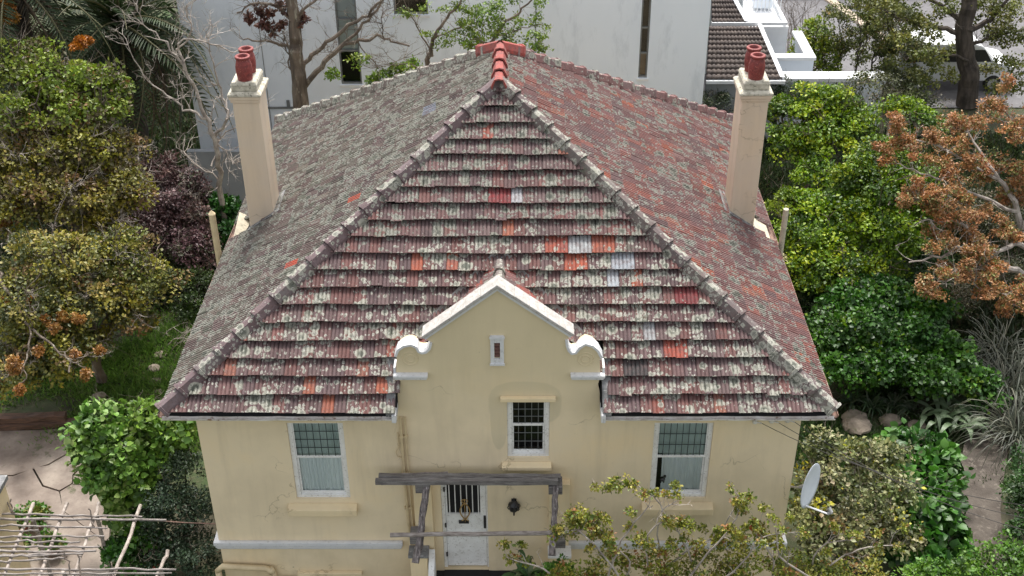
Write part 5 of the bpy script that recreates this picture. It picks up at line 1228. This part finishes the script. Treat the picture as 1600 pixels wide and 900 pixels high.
# ---- right side, behind
b = PB((1085, 165, 1.8, 24, 14), (1115, 160, 1.8, 26, 18), (1105, 185, 1.3, 34, 18), (1215, 140, 2.0, 24, 18), (1150, 190, 1.3, 25, 16), (1195, 165, 1.6, 30, 22), (1240, 150, 1.6, 22, 18))
tree('dark_conifer_hedge', 'dark needle leaved hedge below the brown tiled annex', 'hedge', b, under(b), .06, [((.03, .045, .018), 3), ((.045, .06, .022), 2), ((.018, .03, .012), 3)], L=.075, dens=34, per=26, cr=.17, wid=.22)
grn = [((.085, .15, .016), 4), ((.16, .235, .022), 3), ((.04, .08, .012), 3), ((.24, .29, .035), 1.6)]
b = PB((1215, 180, 3.4, 35, 30), (1255, 170, 3.8, 42, 32), (1300, 165, 3.9, 45, 32), (1335, 195, 3.4, 35, 32), (1240, 225, 3.0, 45, 35), (1290, 215, 3.2, 55, 38), (1275, 280, 2.5, 34, 24))
tree('bright_green_tree', 'bright green tree just right of the right chimney, farthest from the eave', 'tree', b, under(b), .14, grn, group=None, L=.105, dens=17, per=40, cr=.23, mat=m_leaf)
b = PB((1380, 255, 3.6, 60, 35), (1325, 285, 3.3, 45, 35), (1430, 290, 3.4, 45, 38), (1375, 310, 3.0, 70, 45), (1440, 345, 2.6, 35, 45), (1320, 345, 2.6, 45, 40), (1390, 375, 2.3, 60, 45), (1400, 175, 3.4, 35, 22), (1440, 195, 3.2, 30, 20))
tree('bright_green_tree', 'broad bright green tree between the right eave and the orange brown tree', 'tree', b, under(b), .15, grn, L=.105, dens=17, per=40, cr=.23)
b = PB((1230, 325, 2.8, 32, 28), (1265, 330, 2.8, 38, 30), (1245, 375, 2.4, 42, 32), (1300, 385, 2.2, 40, 34), (1270, 425, 1.9, 45, 34), (1315, 440, 1.7, 45, 32), (1365, 430, 1.7, 45, 32), (1240, 430, 1.6, 25, 30))
tree('bright_green_tree', 'nearest bright green tree overhanging the stained vent pipe', 'tree', b, under(b), .12, grn, L=.10, dens=19, per=38, cr=.21)
b = PB((1300, 495, .9, 50, 25), (1260, 470, .8, 30, 25), (1370, 480, 1.0, 50, 28), (1430, 450, 1.2, 45, 35), (1440, 400, 1.3, 40, 35))
tree('dark_understorey_bush', 'dark leafy bush in the shade under the bright green trees', 'bush', b, under(b), .05, [((.025, .06, .015), 3), ((.04, .085, .025), 2), ((.015, .035, .01), 3)], L=.12, dens=20, per=22, cr=.18)

# orange brown tree with grey limbs
t = thing('orange_brown_tree', 'spreading grey limbed tree with clusters of orange brown leaves at the right', 'tree', foot(1640, 470)); mb = MB()
ln = [limb(mb, [foot(1640, 470), T(1625, 440, 1.6), T(1590, 424, 2.4), T(1550, 418, 2.7), T(1520, 405, 3.0), T(1500, 385, 3.3), T(1470, 400, 3.2), T(1420, 410, 3.1)], .13, .018),
      limb(mb, [T(1625, 440, 1.6), T(1600, 380, 2.8), T(1570, 390, 3.0), T(1530, 385, 3.3), T(1500, 350, 3.7), T(1440, 345, 3.9)], .10, .015), limb(mb, [T(1620, 430, 1.8), T(1590, 330, 3.4), T(1560, 280, 4.2), T(1530, 235, 4.9), T(1500, 190, 5.4)], .11, .02),
      limb(mb, [T(1590, 330, 3.4), T(1540, 310, 4.0), T(1490, 290, 4.3), T(1440, 270, 4.6), T(1400, 255, 4.8)], .06, .012), limb(mb, [T(1560, 280, 4.2), T(1500, 245, 4.8), T(1450, 225, 5.1), T(1400, 205, 5.3)], .05, .012), limb(mb, [T(1600, 360, 3.0), T(1620, 280, 4.2), T(1600, 220, 5.0), T(1570, 170, 5.6)], .07, .015),
      limb(mb, [T(1530, 388, 3.2), T(1510, 420, 3.0), T(1480, 440, 2.9)], .03, .01), limb(mb, [T(1550, 418, 2.7), T(1520, 445, 2.6), T(1570, 460, 2.4)], .025, .01), limb(mb, [T(1500, 350, 3.7), T(1470, 330, 4.0), T(1430, 310, 4.2)], .03, .01)]
tips = []
for l in ln: tips += twigs(mb, l, 14, .6, .014, 3, up=.2)
build('branches', mb, m_twig, t)
sel = [p for p in tips if p.z > 1.2]
bl = [(p, (.17, .17, .13)) for p in random.sample(sel, min(200, len(sel)))]
crown('crown', t, bl, [((.31, .155, .075), 4), ((.24, .125, .065), 3), ((.34, .21, .11), 2), ((.15, .15, .055), 2.4)], tuft=False, L=.075, dens=44, per=12, cr=.10, inner=.4, wid=.3)
b = PB((1500, 200, 4.4, 60, 32), (1570, 185, 4.8, 45, 34), (1440, 225, 4.2, 45, 28), (1540, 260, 4.0, 60, 35), (1590, 300, 3.6, 40, 45), (1480, 285, 3.7, 45, 28))
crown('crown', t, b, [((.25, .125, .06), 4), ((.19, .10, .05), 3), ((.28, .17, .09), 2), ((.13, .135, .05), 3), ((.10, .12, .04), 2)], tuft=False, L=.075, dens=6.5, per=10, cr=.11, inner=.6, wid=.3, shell=(.5, 1.3))
b = PB((1500, 330, .8, 60, 40), (1570, 350, .8, 60, 40), (1540, 440, .9, 60, 40), (1480, 470, .8, 50, 35), (1590, 450, .9, 40, 50))
tree('brown_scrub_bush', 'dull olive brown scrub in the shade beneath the orange brown tree', 'bush', b, under(b), .05, [((.055, .05, .026), 3), ((.075, .075, .03), 2), ((.035, .04, .02), 3), ((.10, .075, .045), 1)], L=.07, dens=24, per=24, cr=.18, wid=.25)

# big tree upper right
t = thing('large_dark_trunked_tree', 'large olive leafed tree with a thick dark trunk in the upper right corner', 'tree', foot(1510, 165)); mb = MB()
Z0_ = foot(1510, 165); yb = Z0_.y; Yb = lambda u, v, dy=0: at(u, v, y=yb+dy)
ln = [limb(mb, [Z0_, Yb(1514, 120), Yb(1508, 80), Yb(1506, 40), Yb(1515, 0), Yb(1512, -50)], .42, .26, 12, 4, .02), limb(mb, [Yb(1508, 60), Yb(1480, 45), Yb(1440, 38), Yb(1405, 28), Yb(1380, 15)], .13, .03), limb(mb, [Yb(1506, 35), Yb(1480, 15), Yb(1455, 0), Yb(1430, -15)], .13, .03), limb(mb, [Yb(1510, 45, -.2), Yb(1540, 35), Yb(1565, 10), Yb(1580, -10)], .14, .04), limb(mb, [Yb(1512, 75), Yb(1540, 60), Yb(1580, 50), Yb(1620, 45)], .09, .03),
      limb(mb, [Yb(1512, 95, -.3), Yb(1470, 80, -1), Yb(1430, 85, -1.5), Yb(1415, 95, -2)], .06, .02)]
tips = []
for l in ln[1:]: tips += twigs(mb, l, 8, 1.0, .02, 2)
build('trunk', mb, m_barkd, t)
b = [(Yb(u, v, dy), (a/48, a/48, a/70)) for u, v, dy, a in ((1420, 25, 0, 34), (1455, 55, -.6, 26), (1385, 15, .5, 28), (1475, 10, 0, 26), (1560, 20, 0, 36), (1590, 60, -.5, 32), (1545, 55, .8, 22), (1580, 100, -.5, 32), (1545, 110, .5, 24), (1600, 135, -1, 30), (1560, 140, -1, 26), (1440, 85, -1, 20), (1490, 75, .8, 20), (1410, 60, .3, 22), (1350, 8, .5, 24), (1600, 10, 0, 30), (1530, 5, .8, 24), (1462, 100, -1.2, 20), (1485, 118, -1.2, 20), (1450, 125, -1.4, 18), (1400, 95, -.8, 18), (1430, 110, -1.2, 16))]+[(p, (.3, .3, .22)) for p in random.sample(tips, 50)]
crown('crown', t, b, [((.11, .12, .03), 4), ((.15, .16, .045), 2), ((.065, .075, .022), 3), ((.19, .18, .055), 1)], tuft=False, L=.11, dens=7, per=14, cr=.22, inner=.45)
# saplings by the street
for k, (u, v, top) in enumerate(((1312, 142, 30), (1342, 150, 5), (1366, 140, 28), (1388, 145, 12), (1418, 140, 40))):
    f = foot(u, v); t = thing('sapling', ['thin sapling nearest the white terrace wall cap', 'tallest thin sapling in the street row', 'thin sapling in the middle of the street row', 'slender sapling between the middle sapling and the one by the van', 'shortest thin sapling at the end of the row beside the van'][k], 'sapling', f, 'thin saplings along the street'); mb = MB(); Yq = lambda a, b_: at(a, b_, y=f.y)
    l = limb(mb, [f, Yq(u-4, (v+top)/2+20), Yq(u+3, (v+top)/2-15), Yq(u-2, top)], .05, .015); l2 = limb(mb, [Yq(u-3, (v+top)/2+15), Yq(u+14, (v+top)/2-20), Yq(u+18, top+15)], .03, .01)
    tp = twigs(mb, l, 14, .7, .012, 2, up=.4)+twigs(mb, l2, 8, .5, .01, 2, up=.4); build('trunk', mb, m_barkd, t)
    crown('crown', t, [(p, (.22, .22, .2)) for p in random.sample(tp, min(34, len(tp)))], [((.10, .12, .03), 3), ((.15, .17, .05), 2), ((.06, .075, .025), 3), ((.20, .15, .05), .7)], tuft=False, L=.085, dens=16, per=7, cr=.16, inner=.4)
b = PB((1275, 55, 2.2, 22, 22), (1262, 75, 1.7, 26, 20), (1290, 85, 1.5, 24, 22), (1285, 110, .9, 24, 16), (1262, 95, 1.1, 20, 16))
tree('yellow_green_shrub', 'yellow green shrub rising above the white terrace wall', 'shrub', b, under(b), .06, [((.19, .23, .03), 3), ((.12, .17, .03), 3), ((.26, .26, .05), 1.5), ((.07, .10, .025), 2)], L=.12, dens=16, per=24, cr=.22)
b = PB((1352, 128, 1.0, 18, 14), (1390, 118, 1.2, 22, 16), (1425, 125, 1.0, 24, 15), (1370, 145, .6, 22, 12), (1408, 145, .6, 26, 14), (1340, 150, .6, 18, 12))
tree('olive_street_shrub', 'dark olive shrub at the foot of the saplings beside the street', 'shrub', b, under(b), .05, [((.07, .085, .025), 3), ((.045, .055, .02), 3), ((.11, .12, .04), 1)], L=.10, dens=18, per=22, cr=.2)
b = PB((1345, 132, 2.6, 24, 18), (1378, 128, 2.6, 24, 16), (1325, 148, 2.2, 18, 16), (1385, 150, 1.8, 26, 16), (1425, 150, 1.6, 26, 16), (1305, 150, 1.8, 18, 14), (1455, 160, 1.2, 22, 12))
tree('tangled_shrub', 'tangled dark shrub in front of the white terrace wall above the bright green trees', 'shrub', b, under(b), .05, [((.06, .07, .025), 3), ((.04, .05, .02), 3), ((.11, .12, .045), 1.4), ((.15, .13, .10), .5)], L=.09, dens=16, per=18, cr=.2)
t = thing('bare_brush', 'leafless grey brush behind the white balcony block', 'bush', foot(1255, 75)); mb = MB()
for k in range(16):
    u = 1225+random.uniform(0, 45); f = foot(u, 80+random.uniform(-8, 8)); l = limb(mb, [f, f+Vector((random.gauss(0, .2), 0, 1.0)), f+Vector((random.gauss(0, .5), random.gauss(0, .3), 2.0))], .02, .006, 4, 3); twigs(mb, l, 6, .6, .008, 2, up=.6)
build('stems', mb, m_bark, t)

# ---- right bank: creeper, shrubs, path side
b = PB((1325, 470, 1.7, 45, 25), (1385, 465, 1.8, 60, 25), (1440, 480, 1.6, 50, 28), (1300, 525, 1.4, 45, 32), (1360, 520, 1.5, 65, 35), (1430, 530, 1.4, 60, 32), (1480, 560, 1.2, 50, 30), (1315, 575, 1.0, 55, 30), (1385, 575, 1.1, 60, 30), (1450, 590, 1.0, 50, 28), (1515, 600, .8, 38, 24), (1535, 620, .6, 25, 18))
t = thing('creeper_bank', 'deep green creeper mounded over the bank right of the eave corner', 'creeper', under(b)); trunk_to(b[:4], under(b), .05, m_barkd, t, 'stem')
crown('foliage', t, b, [((.03, .085, .012), 4), ((.05, .12, .018), 3), ((.018, .05, .01), 3), ((.09, .15, .02), .6)], L=.115, dens=28, per=26, cr=.2, inner=.15, mat=m_glossleaf, wid=.45)
def strap(name, label, cat, c, n, ln, col, wd=.03, up=1.0, group=None, rad=.05):
    c = Vector(c); col = [tuple(1.3*x for x in q) for q in col]; t = thing(name, label, cat, c, group)
    seg = 6; VV, FF, CC = [], [], []
    for k in range(n):
        a = random.uniform(0, 2*math.pi); d = Vector((math.cos(a), math.sin(a), 0)); l = ln*random.uniform(.6, 1.2); h = random.uniform(.5, 1.2)*up; s_ = Vector((-d.y, d.x, 0)); o = sum(map(len, VV)); V = []
        q = c+Vector((random.gauss(0, rad), random.gauss(0, rad), 0))
        for i in range(seg+1):
            x = i/seg; p = q+d*(l*x)+Vector((0, 0, l*h*(1.3*x-1.25*x*x*x))); w_ = wd*math.sin(math.pi*min(1, .18+x*.82))+.002; V += [p-s_*w_, p+s_*w_]
        VV.append(np.array(V)); FF.append(np.array([(2*i, 2*i+1, 2*i+3, 2*i+2) for i in range(seg)])+o); CC.append(np.tile(np.array(random.choice(col))*random.uniform(.75, 1.25), (len(V), 1)))
    np_obj('leaves', np.concatenate(VV), np.concatenate(FF), np.concatenate(CC), m_leaf, t, 'stuff'); return t
for k, (u, v) in enumerate(((1330, 632), (1362, 640), (1395, 636), (1425, 645))):
    strap('strap_leaf_plant', ['dark strap leaved clump nearest the eave corner under the creeper', 'dark strap leaved clump above the large curved boulder', 'dark strap leaved clump above the grey flat boulder', 'dark strap leaved clump nearest the grey green rosette plant'][k], 'plant', foot(u, v), 34, .55, [(.03, .06, .025), (.05, .085, .035), (.08, .10, .06)], .022, 1.0, 'strap leaved clumps under the creeper')
strap('grey_green_plant', 'grey green broad leaved rosette plant beside the top of the path', 'plant', foot(1488, 662)+Vector((0, 0, .25)), 60, .75, [(.10, .145, .075), (.13, .18, .10), (.07, .11, .05)], .07, .7, None, .3)
for k, (u, v, n, l) in enumerate(((1572, 625, 260, 1.9), (1590, 690, 240, 1.7), (1560, 565, 160, 1.5))):
    strap('weeping_shrub', ['fine leaved weeping shrub arching over the top of the path', 'fine leaved weeping shrub at the right edge below its larger neighbour', 'fine leaved weeping shrub highest on the right bank'][k], 'shrub', foot(u, v), n, l, [(.06, .066, .042), (.045, .052, .03), (.085, .082, .055), (.03, .038, .022)], .010, .95, 'weeping shrubs by the path', .2)
b = PB((1285, 705, 2.2, 35, 25), (1340, 720, 2.0, 45, 30), (1390, 715, 1.7, 35, 28), (1280, 755, 1.9, 40, 32), (1340, 775, 1.7, 55, 38), (1390, 775, 1.4, 40, 38), (1270, 815, 1.7, 35, 32), (1330, 830, 1.5, 55, 35), (1390, 835, 1.2, 45, 35), (1300, 870, 1.3, 60, 25), (1255, 790, 1.6, 20, 26))
tree('variegated_shrub', 'pale speckled shrub behind the satellite dish', 'shrub', b, under(b), .07, [((.20, .205, .10), 3), ((.30, .285, .17), 1.8), ((.10, .115, .04), 3), ((.055, .065, .025), 2.5), ((.33, .31, .05), .6), ((.17, .12, .065), .7)], L=.10, dens=24, per=22, cr=.17)
b = PB((1425, 700, 1.2, 45, 25), (1462, 720, 1.1, 38, 28), (1430, 760, 1.0, 40, 32), (1465, 775, .9, 34, 32), (1440, 815, .9, 45, 35), (1475, 830, .7, 26, 28), (1430, 870, .8, 40, 30), (1480, 870, .5, 30, 22))
tree('heart_leaved_shrub', 'large heart leaved green shrub on the left edge of the path', 'shrub', b, under(b), .05, [((.04, .115, .018), 4), ((.065, .16, .03), 3), ((.02, .06, .012), 3), ((.10, .18, .06), .8)], L=.20, dens=20, per=12, cr=.18, mat=m_glossleaf, wid=.48)
b = PB((1605, 730, 1.0, 24, 30), (1598, 780, 1.1, 28, 35), (1612, 830, 1.2, 36, 36), (1620, 760, 1.2, 26, 40))
tree('dark_hedge', 'dark clipped hedge on the right edge of the path', 'hedge', b, under(b), .06, [((.02, .05, .012), 3), ((.03, .075, .016), 2), ((.045, .10, .02), 1)], L=.08, dens=34, per=24, cr=.16)
b = PB((1530, 895, 1.6, 50, 22), (1590, 885, 1.8, 45, 28), (1470, 905, 1.4, 40, 20), (1560, 925, 1.6, 60, 25), (1420, 915, 1.3, 35, 18))
tree('bright_hedge', 'bright green small leaved hedge at the lower right corner', 'hedge', b, under(b), .06, [((.075, .155, .02), 4), ((.11, .20, .035), 2), ((.04, .09, .015), 3)], L=.085, dens=34, per=26, cr=.16)

# ---- rose bush in front of the wall
YR = -1.3; Yr = lambda u, v, dy=0: at(u, v, y=YR+dy)
t = thing('rose_bush', 'sprawling rose bush with bare canes and one red flower below the right window', 'rose bush', (3.6, YR, 0)); mb = MB()
cn = [[(1090, 930), (1075, 860), (1045, 810), (1020, 775), (990, 758), (948, 760)], [(1000, 940), (960, 850), (930, 830), (890, 828), (865, 832)], [(940, 930), (965, 860), (1000, 805), (1020, 790)], [(1040, 930), (1028, 850), (1035, 800), (1060, 780)], [(1060, 920), (1120, 850), (1150, 810), (1158, 780)], [(1000, 920), (1075, 860), (1120, 835), (1145, 800), (1165, 785)],
      [(980, 920), (930, 850), (905, 830), (900, 815)], [(1200, 930), (1210, 880), (1190, 850), (1178, 830)], [(1250, 930), (1300, 880), (1340, 860), (1400, 850)], [(1100, 930), (1160, 880), (1190, 840), (1225, 835)], [(900, 930), (850, 890), (815, 878), (790, 868)], [(1020, 930), (1010, 860), (1025, 820), (1060, 815)], [(1300, 940), (1270, 880), (1290, 850), (1330, 845)], [(1130, 930), (1140, 870), (1120, 850), (1090, 845)], [(1350, 950), (1230, 880), (1215, 850), (1212, 825)], [(960, 930), (985, 880), (955, 850), (935, 820)]]
lines = []
for k, c_ in enumerate(cn):
    dy = random.uniform(-.5, .35); lines.append(limb(mb, [Yr(u, v, dy*(1-i/len(c_))) for i, (u, v) in enumerate(c_)], .022, .008, 6, 4, .012))
tips = []
for l in lines: tips += twigs(mb, l, 6, .32, .008, 2, up=.5)
build('canes', mb, m_twig, t)
rp = [((.15, .17, .03), 4), ((.22, .21, .05), 3), ((.28, .25, .08), 1.6), ((.085, .115, .022), 3), ((.22, .12, .05), .8)]
b = [(Yr(u, v+16, dy), (a/95, a/100, h/98)) for u, v, dy, a, h in ((900, 885, 0, 40, 22), (960, 870, .1, 45, 28), (1030, 868, 0, 45, 26), (1100, 872, .1, 45, 24), (1165, 865, 0, 40, 28), (1235, 868, .1, 45, 24), (1300, 875, 0, 45, 22), (1365, 885, 0, 40, 18), (930, 915, -.4, 60, 22), (1040, 915, -.4, 70, 22), (1150, 910, -.4, 70, 22), (1260, 915, -.4, 70, 22), (1370, 920, -.4, 60, 20))]
b2 = [(Yr(u, v), (a/105, a/105, a/130)) for u, v, a in ((905, 808, 20), (870, 835, 16), (940, 812, 15), (935, 835, 20), (960, 755, 14), (985, 755, 12), (1003, 770, 10), (948, 765, 8), (1056, 815, 14), (1150, 790, 9), (1160, 800, 8), (1158, 845, 15), (1185, 838, 14), (1125, 830, 7), (1090, 848, 12), (1210, 845, 13), (1000, 845, 16), (1055, 850, 14), (800, 872, 12), (820, 878, 9), (1165, 825, 8), (1125, 848, 10))]
crown('foliage', t, b, rp, L=.062, dens=60, per=11, cr=.11, inner=.3)
crown('foliage', t, b2+[(p, (.07, .07, .06)) for p in random.sample(tips, min(90, len(tips)))], rp, tuft=False, L=.06, dens=70, per=8, cr=.07, inner=.4)
mb = MB(); p = Yr(1177, 827, -.1)
for ring, (n_, r_, e_) in enumerate(((5, .025, 1.2), (6, .04, .8), (7, .058, .4))):
    for k in range(n_):
        a = 2*math.pi*k/n_+ring*.4; d = Vector((math.cos(a)*math.cos(e_), math.sin(a)*math.cos(e_), math.sin(e_))); s_ = Vector((-math.sin(a), math.cos(a), 0))*r_*.6; q = p+d*.015
        mb.add([q-s_*.4, q+s_*.4, q+d*r_+s_+Vector((0, 0, .01)), q+d*r_*1.15, q+d*r_-s_+Vector((0, 0, .01))], [(0, 1, 2, 3, 4)])
tag(build('rose_flower', mb, m_red, t), 'single red rose')
strap('strap_leaf_plant', 'dark broad strap leaved plant beside the door pier', 'plant', at(822, 905, y=-.35), 26, .55, [(.03, .075, .02), (.045, .10, .03), (.09, .12, .05)], .05, 1.3)
b = [(at(876, 893, y=-.9), (.22, .2, .2)), (at(868, 905, y=-.9), (.25, .2, .2))]
tree('small_green_bush', 'small fresh green bush at the foot of the right door pier', 'bush', b, (b[0][0].x, -.9, 0), .03, [((.08, .17, .025), 3), ((.12, .22, .04), 2), ((.05, .11, .02), 2)], tuft=False, L=.075, dens=70, per=14, cr=.1)

# ---- left front: fig, shrubs, pots
b = PB((160, 668, 3.1, 42, 25), (215, 660, 3.1, 45, 24), (265, 675, 2.8, 35, 26), (140, 705, 2.7, 30, 28), (195, 710, 2.6, 50, 32), (250, 715, 2.3, 40, 28), (160, 745, 2.2, 30, 28), (205, 755, 2.0, 40, 30), (190, 795, 1.6, 22, 22))
tree('fig_tree', 'bright green fig tree with large leaves below the left eave corner', 'tree', b, under(b, .2, .1), .07, [((.085, .165, .03), 4), ((.14, .235, .05), 2.6), ((.05, .105, .02), 3), ((.20, .28, .10), .8)], L=.15, dens=36, per=16, cr=.19, wid=.40)
b = PB((290, 735, 2.2, 35, 35), (265, 780, 1.8, 45, 38), (305, 800, 1.6, 32, 40), (235, 815, 1.3, 40, 32), (285, 850, 1.0, 45, 38), (315, 880, .8, 30, 40), (250, 880, .7, 40, 25))
tree('dark_fine_shrub', 'dark grey green fine leaved shrub against the left house wall', 'shrub', b, under(b), .06, [((.03, .055, .028), 3), ((.05, .08, .045), 2), ((.016, .032, .015), 3), ((.08, .11, .07), .5)], L=.075, dens=40, per=24, cr=.14, wid=.25)
b = PB((205, 845, 1.0, 28, 24), (180, 870, .8, 24, 20), (225, 880, .7, 25, 18), (240, 850, .9, 18, 18))
tree('leafy_green_shrub', 'leafy green shrub in the shade below the dark fine leaved shrub', 'shrub', b, under(b), .04, [((.05, .13, .02), 3), ((.09, .19, .03), 1.5), ((.025, .07, .012), 3)], L=.13, dens=36, per=14, cr=.14)
def pot(u, v, r, h, lab, pl):
    f = foot(u, v); z0 = .1 if u < 175 else .0; t = thing('flower_pot', lab, 'flower pot', f+Vector((0, 0, z0)), 'terracotta pots under the pergola'); mb = MB(); mb.lathe([(0, .0), (r*.7, 0), (r, h*.85), (r*1.1, h*.86), (r*1.1, h), (r*.92, h), (r*.88, h*.85), (0, h*.82)], f+Vector((0, 0, z0)), 18); build('pot', mb, m_terra, t, smooth=False)
    if pl: p = f+Vector((0, 0, z0+h)); tree('potted_plant', 'leafy plant growing in '+lab.split(' ', 1)[1], 'potted plant', [(p+Vector((0, 0, r*.6)), (r*1.5, r*1.5, r*1.1))], p, .012, [((.06, .14, .025), 3), ((.10, .17, .04), 2), ((.15, .16, .05), 1)], tuft=False, L=.10, dens=70, per=9, cr=.09)
pot(238, 884, .20, .36, 'the terracotta pot beside the shrubs at the wall', True); pot(62, 826, .16, .26, 'the terracotta pot nearest the paving crack', True); pot(38, 832, .15, .24, 'the terracotta pot second from the outbuilding', True); pot(84, 868, .15, .24, 'the terracotta pot standing alone in front', True); pot(30, 876, .17, .28, 'the terracotta pot closest to the outbuilding', True)

# ---- pergola of poles
pg = thing('pole_pergola', 'open pergola of bleached crooked poles over the concrete at lower left', 'pergola', (-9, .5, 0)); zp = 2.1; Q = lambda u, v, dz=0: at(u, v, z=zp+dz)
for a_, b_ in (((220, 789), (172, 915)), ((156, 787), (108, 915)), ((104, 787), (55, 915)), ((52, 787), (0, 915)), ((263, 860), (240, 915))):
    p, q = Q(*a_), Q(*b_); log(p, q, .038, m_pole, pg, 'pole', 8, 8, .012, taper=.85)
rows_ = [(-40, 803, 222, 806), (-40, 811, 258, 812), (-40, 820, 166, 825), (-40, 827, 60, 830), (-40, 838, 164, 838), (-40, 846, 125, 847), (-40, 854, 155, 855), (-40, 861, 150, 862), (-40, 868, 90, 866), (-40, 872, 130, 865), (-40, 889, 275, 889), (-40, 896, 268, 896), (-40, 880, 100, 872)]
for k, (u0, v0, u1, v1) in enumerate(rows_):
    p, q = Q(u0, v0, .065), Q(u1, v1, .065); log(p, q, random.uniform(.020, .030), m_polex, pg, 'cross_pole', 7, 14, .012, taper=.8)
for (u0, v0, u1, v1) in ((100, 862, 112, 895), (122, 868, 127, 900), (140, 795, 148, 822), (8, 780, 18, 800), (15, 782, 22, 803)):
    log(Q(u0, v0, .1), Q(u1, v1, .12), .014, m_barkd, pg, 'stick', 6, 6, .015)
for (u, v) in ((150, 803), (52, 812), (250, 890), (100, 892)):
    p = Q(u, v, -.04); log((p.x, p.y, 0), p, .045, m_pole, pg, 'post', 8, 5, .008)
mb = MB(); p = Q(225, 812, .06); q = Vector((-WX-.0, YW+.6, p.z-.02)); mb.tube([p, (p+q)/2+Vector((0, 0, -.02)), q], .012, 5); build('tie_rod', mb, m_rust, pg)

# ---- stones, twig heap
def stone(u, v, r, lab, sq=.55, grp=None):
    f = foot(u, v); rs = np.random.default_rng(int(u*7+v)); bm = bmesh.new(); bmesh.ops.create_icosphere(bm, subdivisions=3, radius=1)
    k = rs.normal(size=(3, 3))*1.4; ph = rs.random(3)*6
    for vv in bm.verts:
        d = np.array(vv.co); s_ = 1+.13*np.sin(k[0]@d*1.6+ph[0])+.08*np.sin(k[1]@d*3+ph[1])+.04*np.sin(k[2]@d*6+ph[2]); vv.co = Vector((d[0]*r*1.2*s_, d[1]*r*s_, d[2]*r*sq*s_))
    me = bpy.data.meshes.new('stone'); bm.to_mesh(me); bm.free(); o = mesh_obj('stone', me, m_rock); o.location = f+Vector((0, 0, r*sq*.45)); tag(o, lab, 'stone', grp)
for a_ in ((242, 577, .15, 'pale flat stone nearest the bank top in the grass left of the eave'), (243, 596, .12, 'small round stone between two others in the grassy path left of the eave'), (246, 614, .11, 'small stone lowest in the grassy path left of the eave'), (155, 622, .16, 'brown stone in the grass near the timber sleepers'), (250, 556, .14, 'brown half buried stone near the dry twigs left of the eave')): stone(*a_, grp='stones in the grass at the left')
for a_ in ((1338, 668, .30, 'large curved boulder below the strap leaved clumps'), (1390, 660, .22, 'grey flat boulder below the creeper bank'), (1432, 668, .2, 'small boulder beside the grey green rosette plant'), (1335, 655, .24, 'brown boulder tucked behind the large curved one')): stone(*a_, grp='boulders edging the right bank')
for a_ in ((1502, 716, .10, 'small pale stone at the edge of the path near its top'), (1503, 760, .09, 'small pale stone on the left edge of the path')): stone(*a_, grp='small stones on the path')
t = thing('dry_twigs', 'heap of dry grey twigs in the grass beside the left eave', 'twigs', foot(272, 545)); mb = MB()
for k in range(7):
    f = foot(255+k*7, 540+random.uniform(-10, 15)); l = limb(mb, [f+Vector((0, 0, .1)), f+Vector((.3, .1, .35)), f+Vector((.7, random.gauss(0, .2), .3))], .014, .006, 5, 3, .02); twigs(mb, l, 5, .4, .007, 2)
build('twigs', mb, m_twig, t)
tuft = strap('grass_tuft', 'tuft of dry yellow grass at the foot of the stained vent pipe', 'grass tuft', at(1216, 405, y=5.8), 60, .22, [(.30, .25, .09), (.22, .19, .07), (.36, .31, .13)], .012, .9, None, .05)

# ---- grass and ground cover
def grass(name, n, xr, yr, thr, hgt, cols, wd=.012, nf=.55, seed=0):
    X = rng.uniform(*xr, n); Y = rng.uniform(*yr, n); q = np.sin(X*nf*2.1+seed)+np.sin(Y*nf*1.7+X*.6+seed*2)+.7*np.sin(X*1.9-Y*2.3+seed)+rng.normal(size=n)*.5
    k = q > thr; X, Y, q = X[k], Y[k], q[k]; n = len(X); a = rng.uniform(0, 2*np.pi, n); P = np.stack([X, Y, gh(X, Y)-.02], 1); h = hgt*rng.uniform(.5, 1.5, n)*(1+.25*np.clip(q, 0, 2))
    Dr = unit(np.stack([np.cos(a)*.55, np.sin(a)*.55, np.ones(n)], 1)+rng.normal(size=(n, 3))*.25); Nr = unit(np.stack([-np.cos(a), -np.sin(a), np.full(n, .6)], 1))
    c = pal(cols, n)*rng.uniform(.7, 1.3, (n, 1)); V, Fa, K = leaves_mesh(P, Dr, Nr, h, np.full(n, wd)*rng.uniform(.7, 1.5, n), c); return np_obj(name, V, Fa, K, m_leaf, None, 'stuff')
gc = [((.15, .28, .04), 4), ((.18, .33, .05), 2), ((.09, .19, .025), 3), ((.22, .28, .07), 1)]
tag(grass('grass', 60000, (-13.5, -6.1), (5.6, 17), -.5, .17, gc), 'green grass and weeds on the bank left of the house', 'grass')
tag(grass('grass', 26000, (6.1, 12), (4.5, 9.5), -.3, .14, [((.045, .11, .015), 4), ((.06, .14, .02), 2), ((.03, .07, .01), 3)], seed=2), 'green grass and weeds on the bank right of the house', 'grass')
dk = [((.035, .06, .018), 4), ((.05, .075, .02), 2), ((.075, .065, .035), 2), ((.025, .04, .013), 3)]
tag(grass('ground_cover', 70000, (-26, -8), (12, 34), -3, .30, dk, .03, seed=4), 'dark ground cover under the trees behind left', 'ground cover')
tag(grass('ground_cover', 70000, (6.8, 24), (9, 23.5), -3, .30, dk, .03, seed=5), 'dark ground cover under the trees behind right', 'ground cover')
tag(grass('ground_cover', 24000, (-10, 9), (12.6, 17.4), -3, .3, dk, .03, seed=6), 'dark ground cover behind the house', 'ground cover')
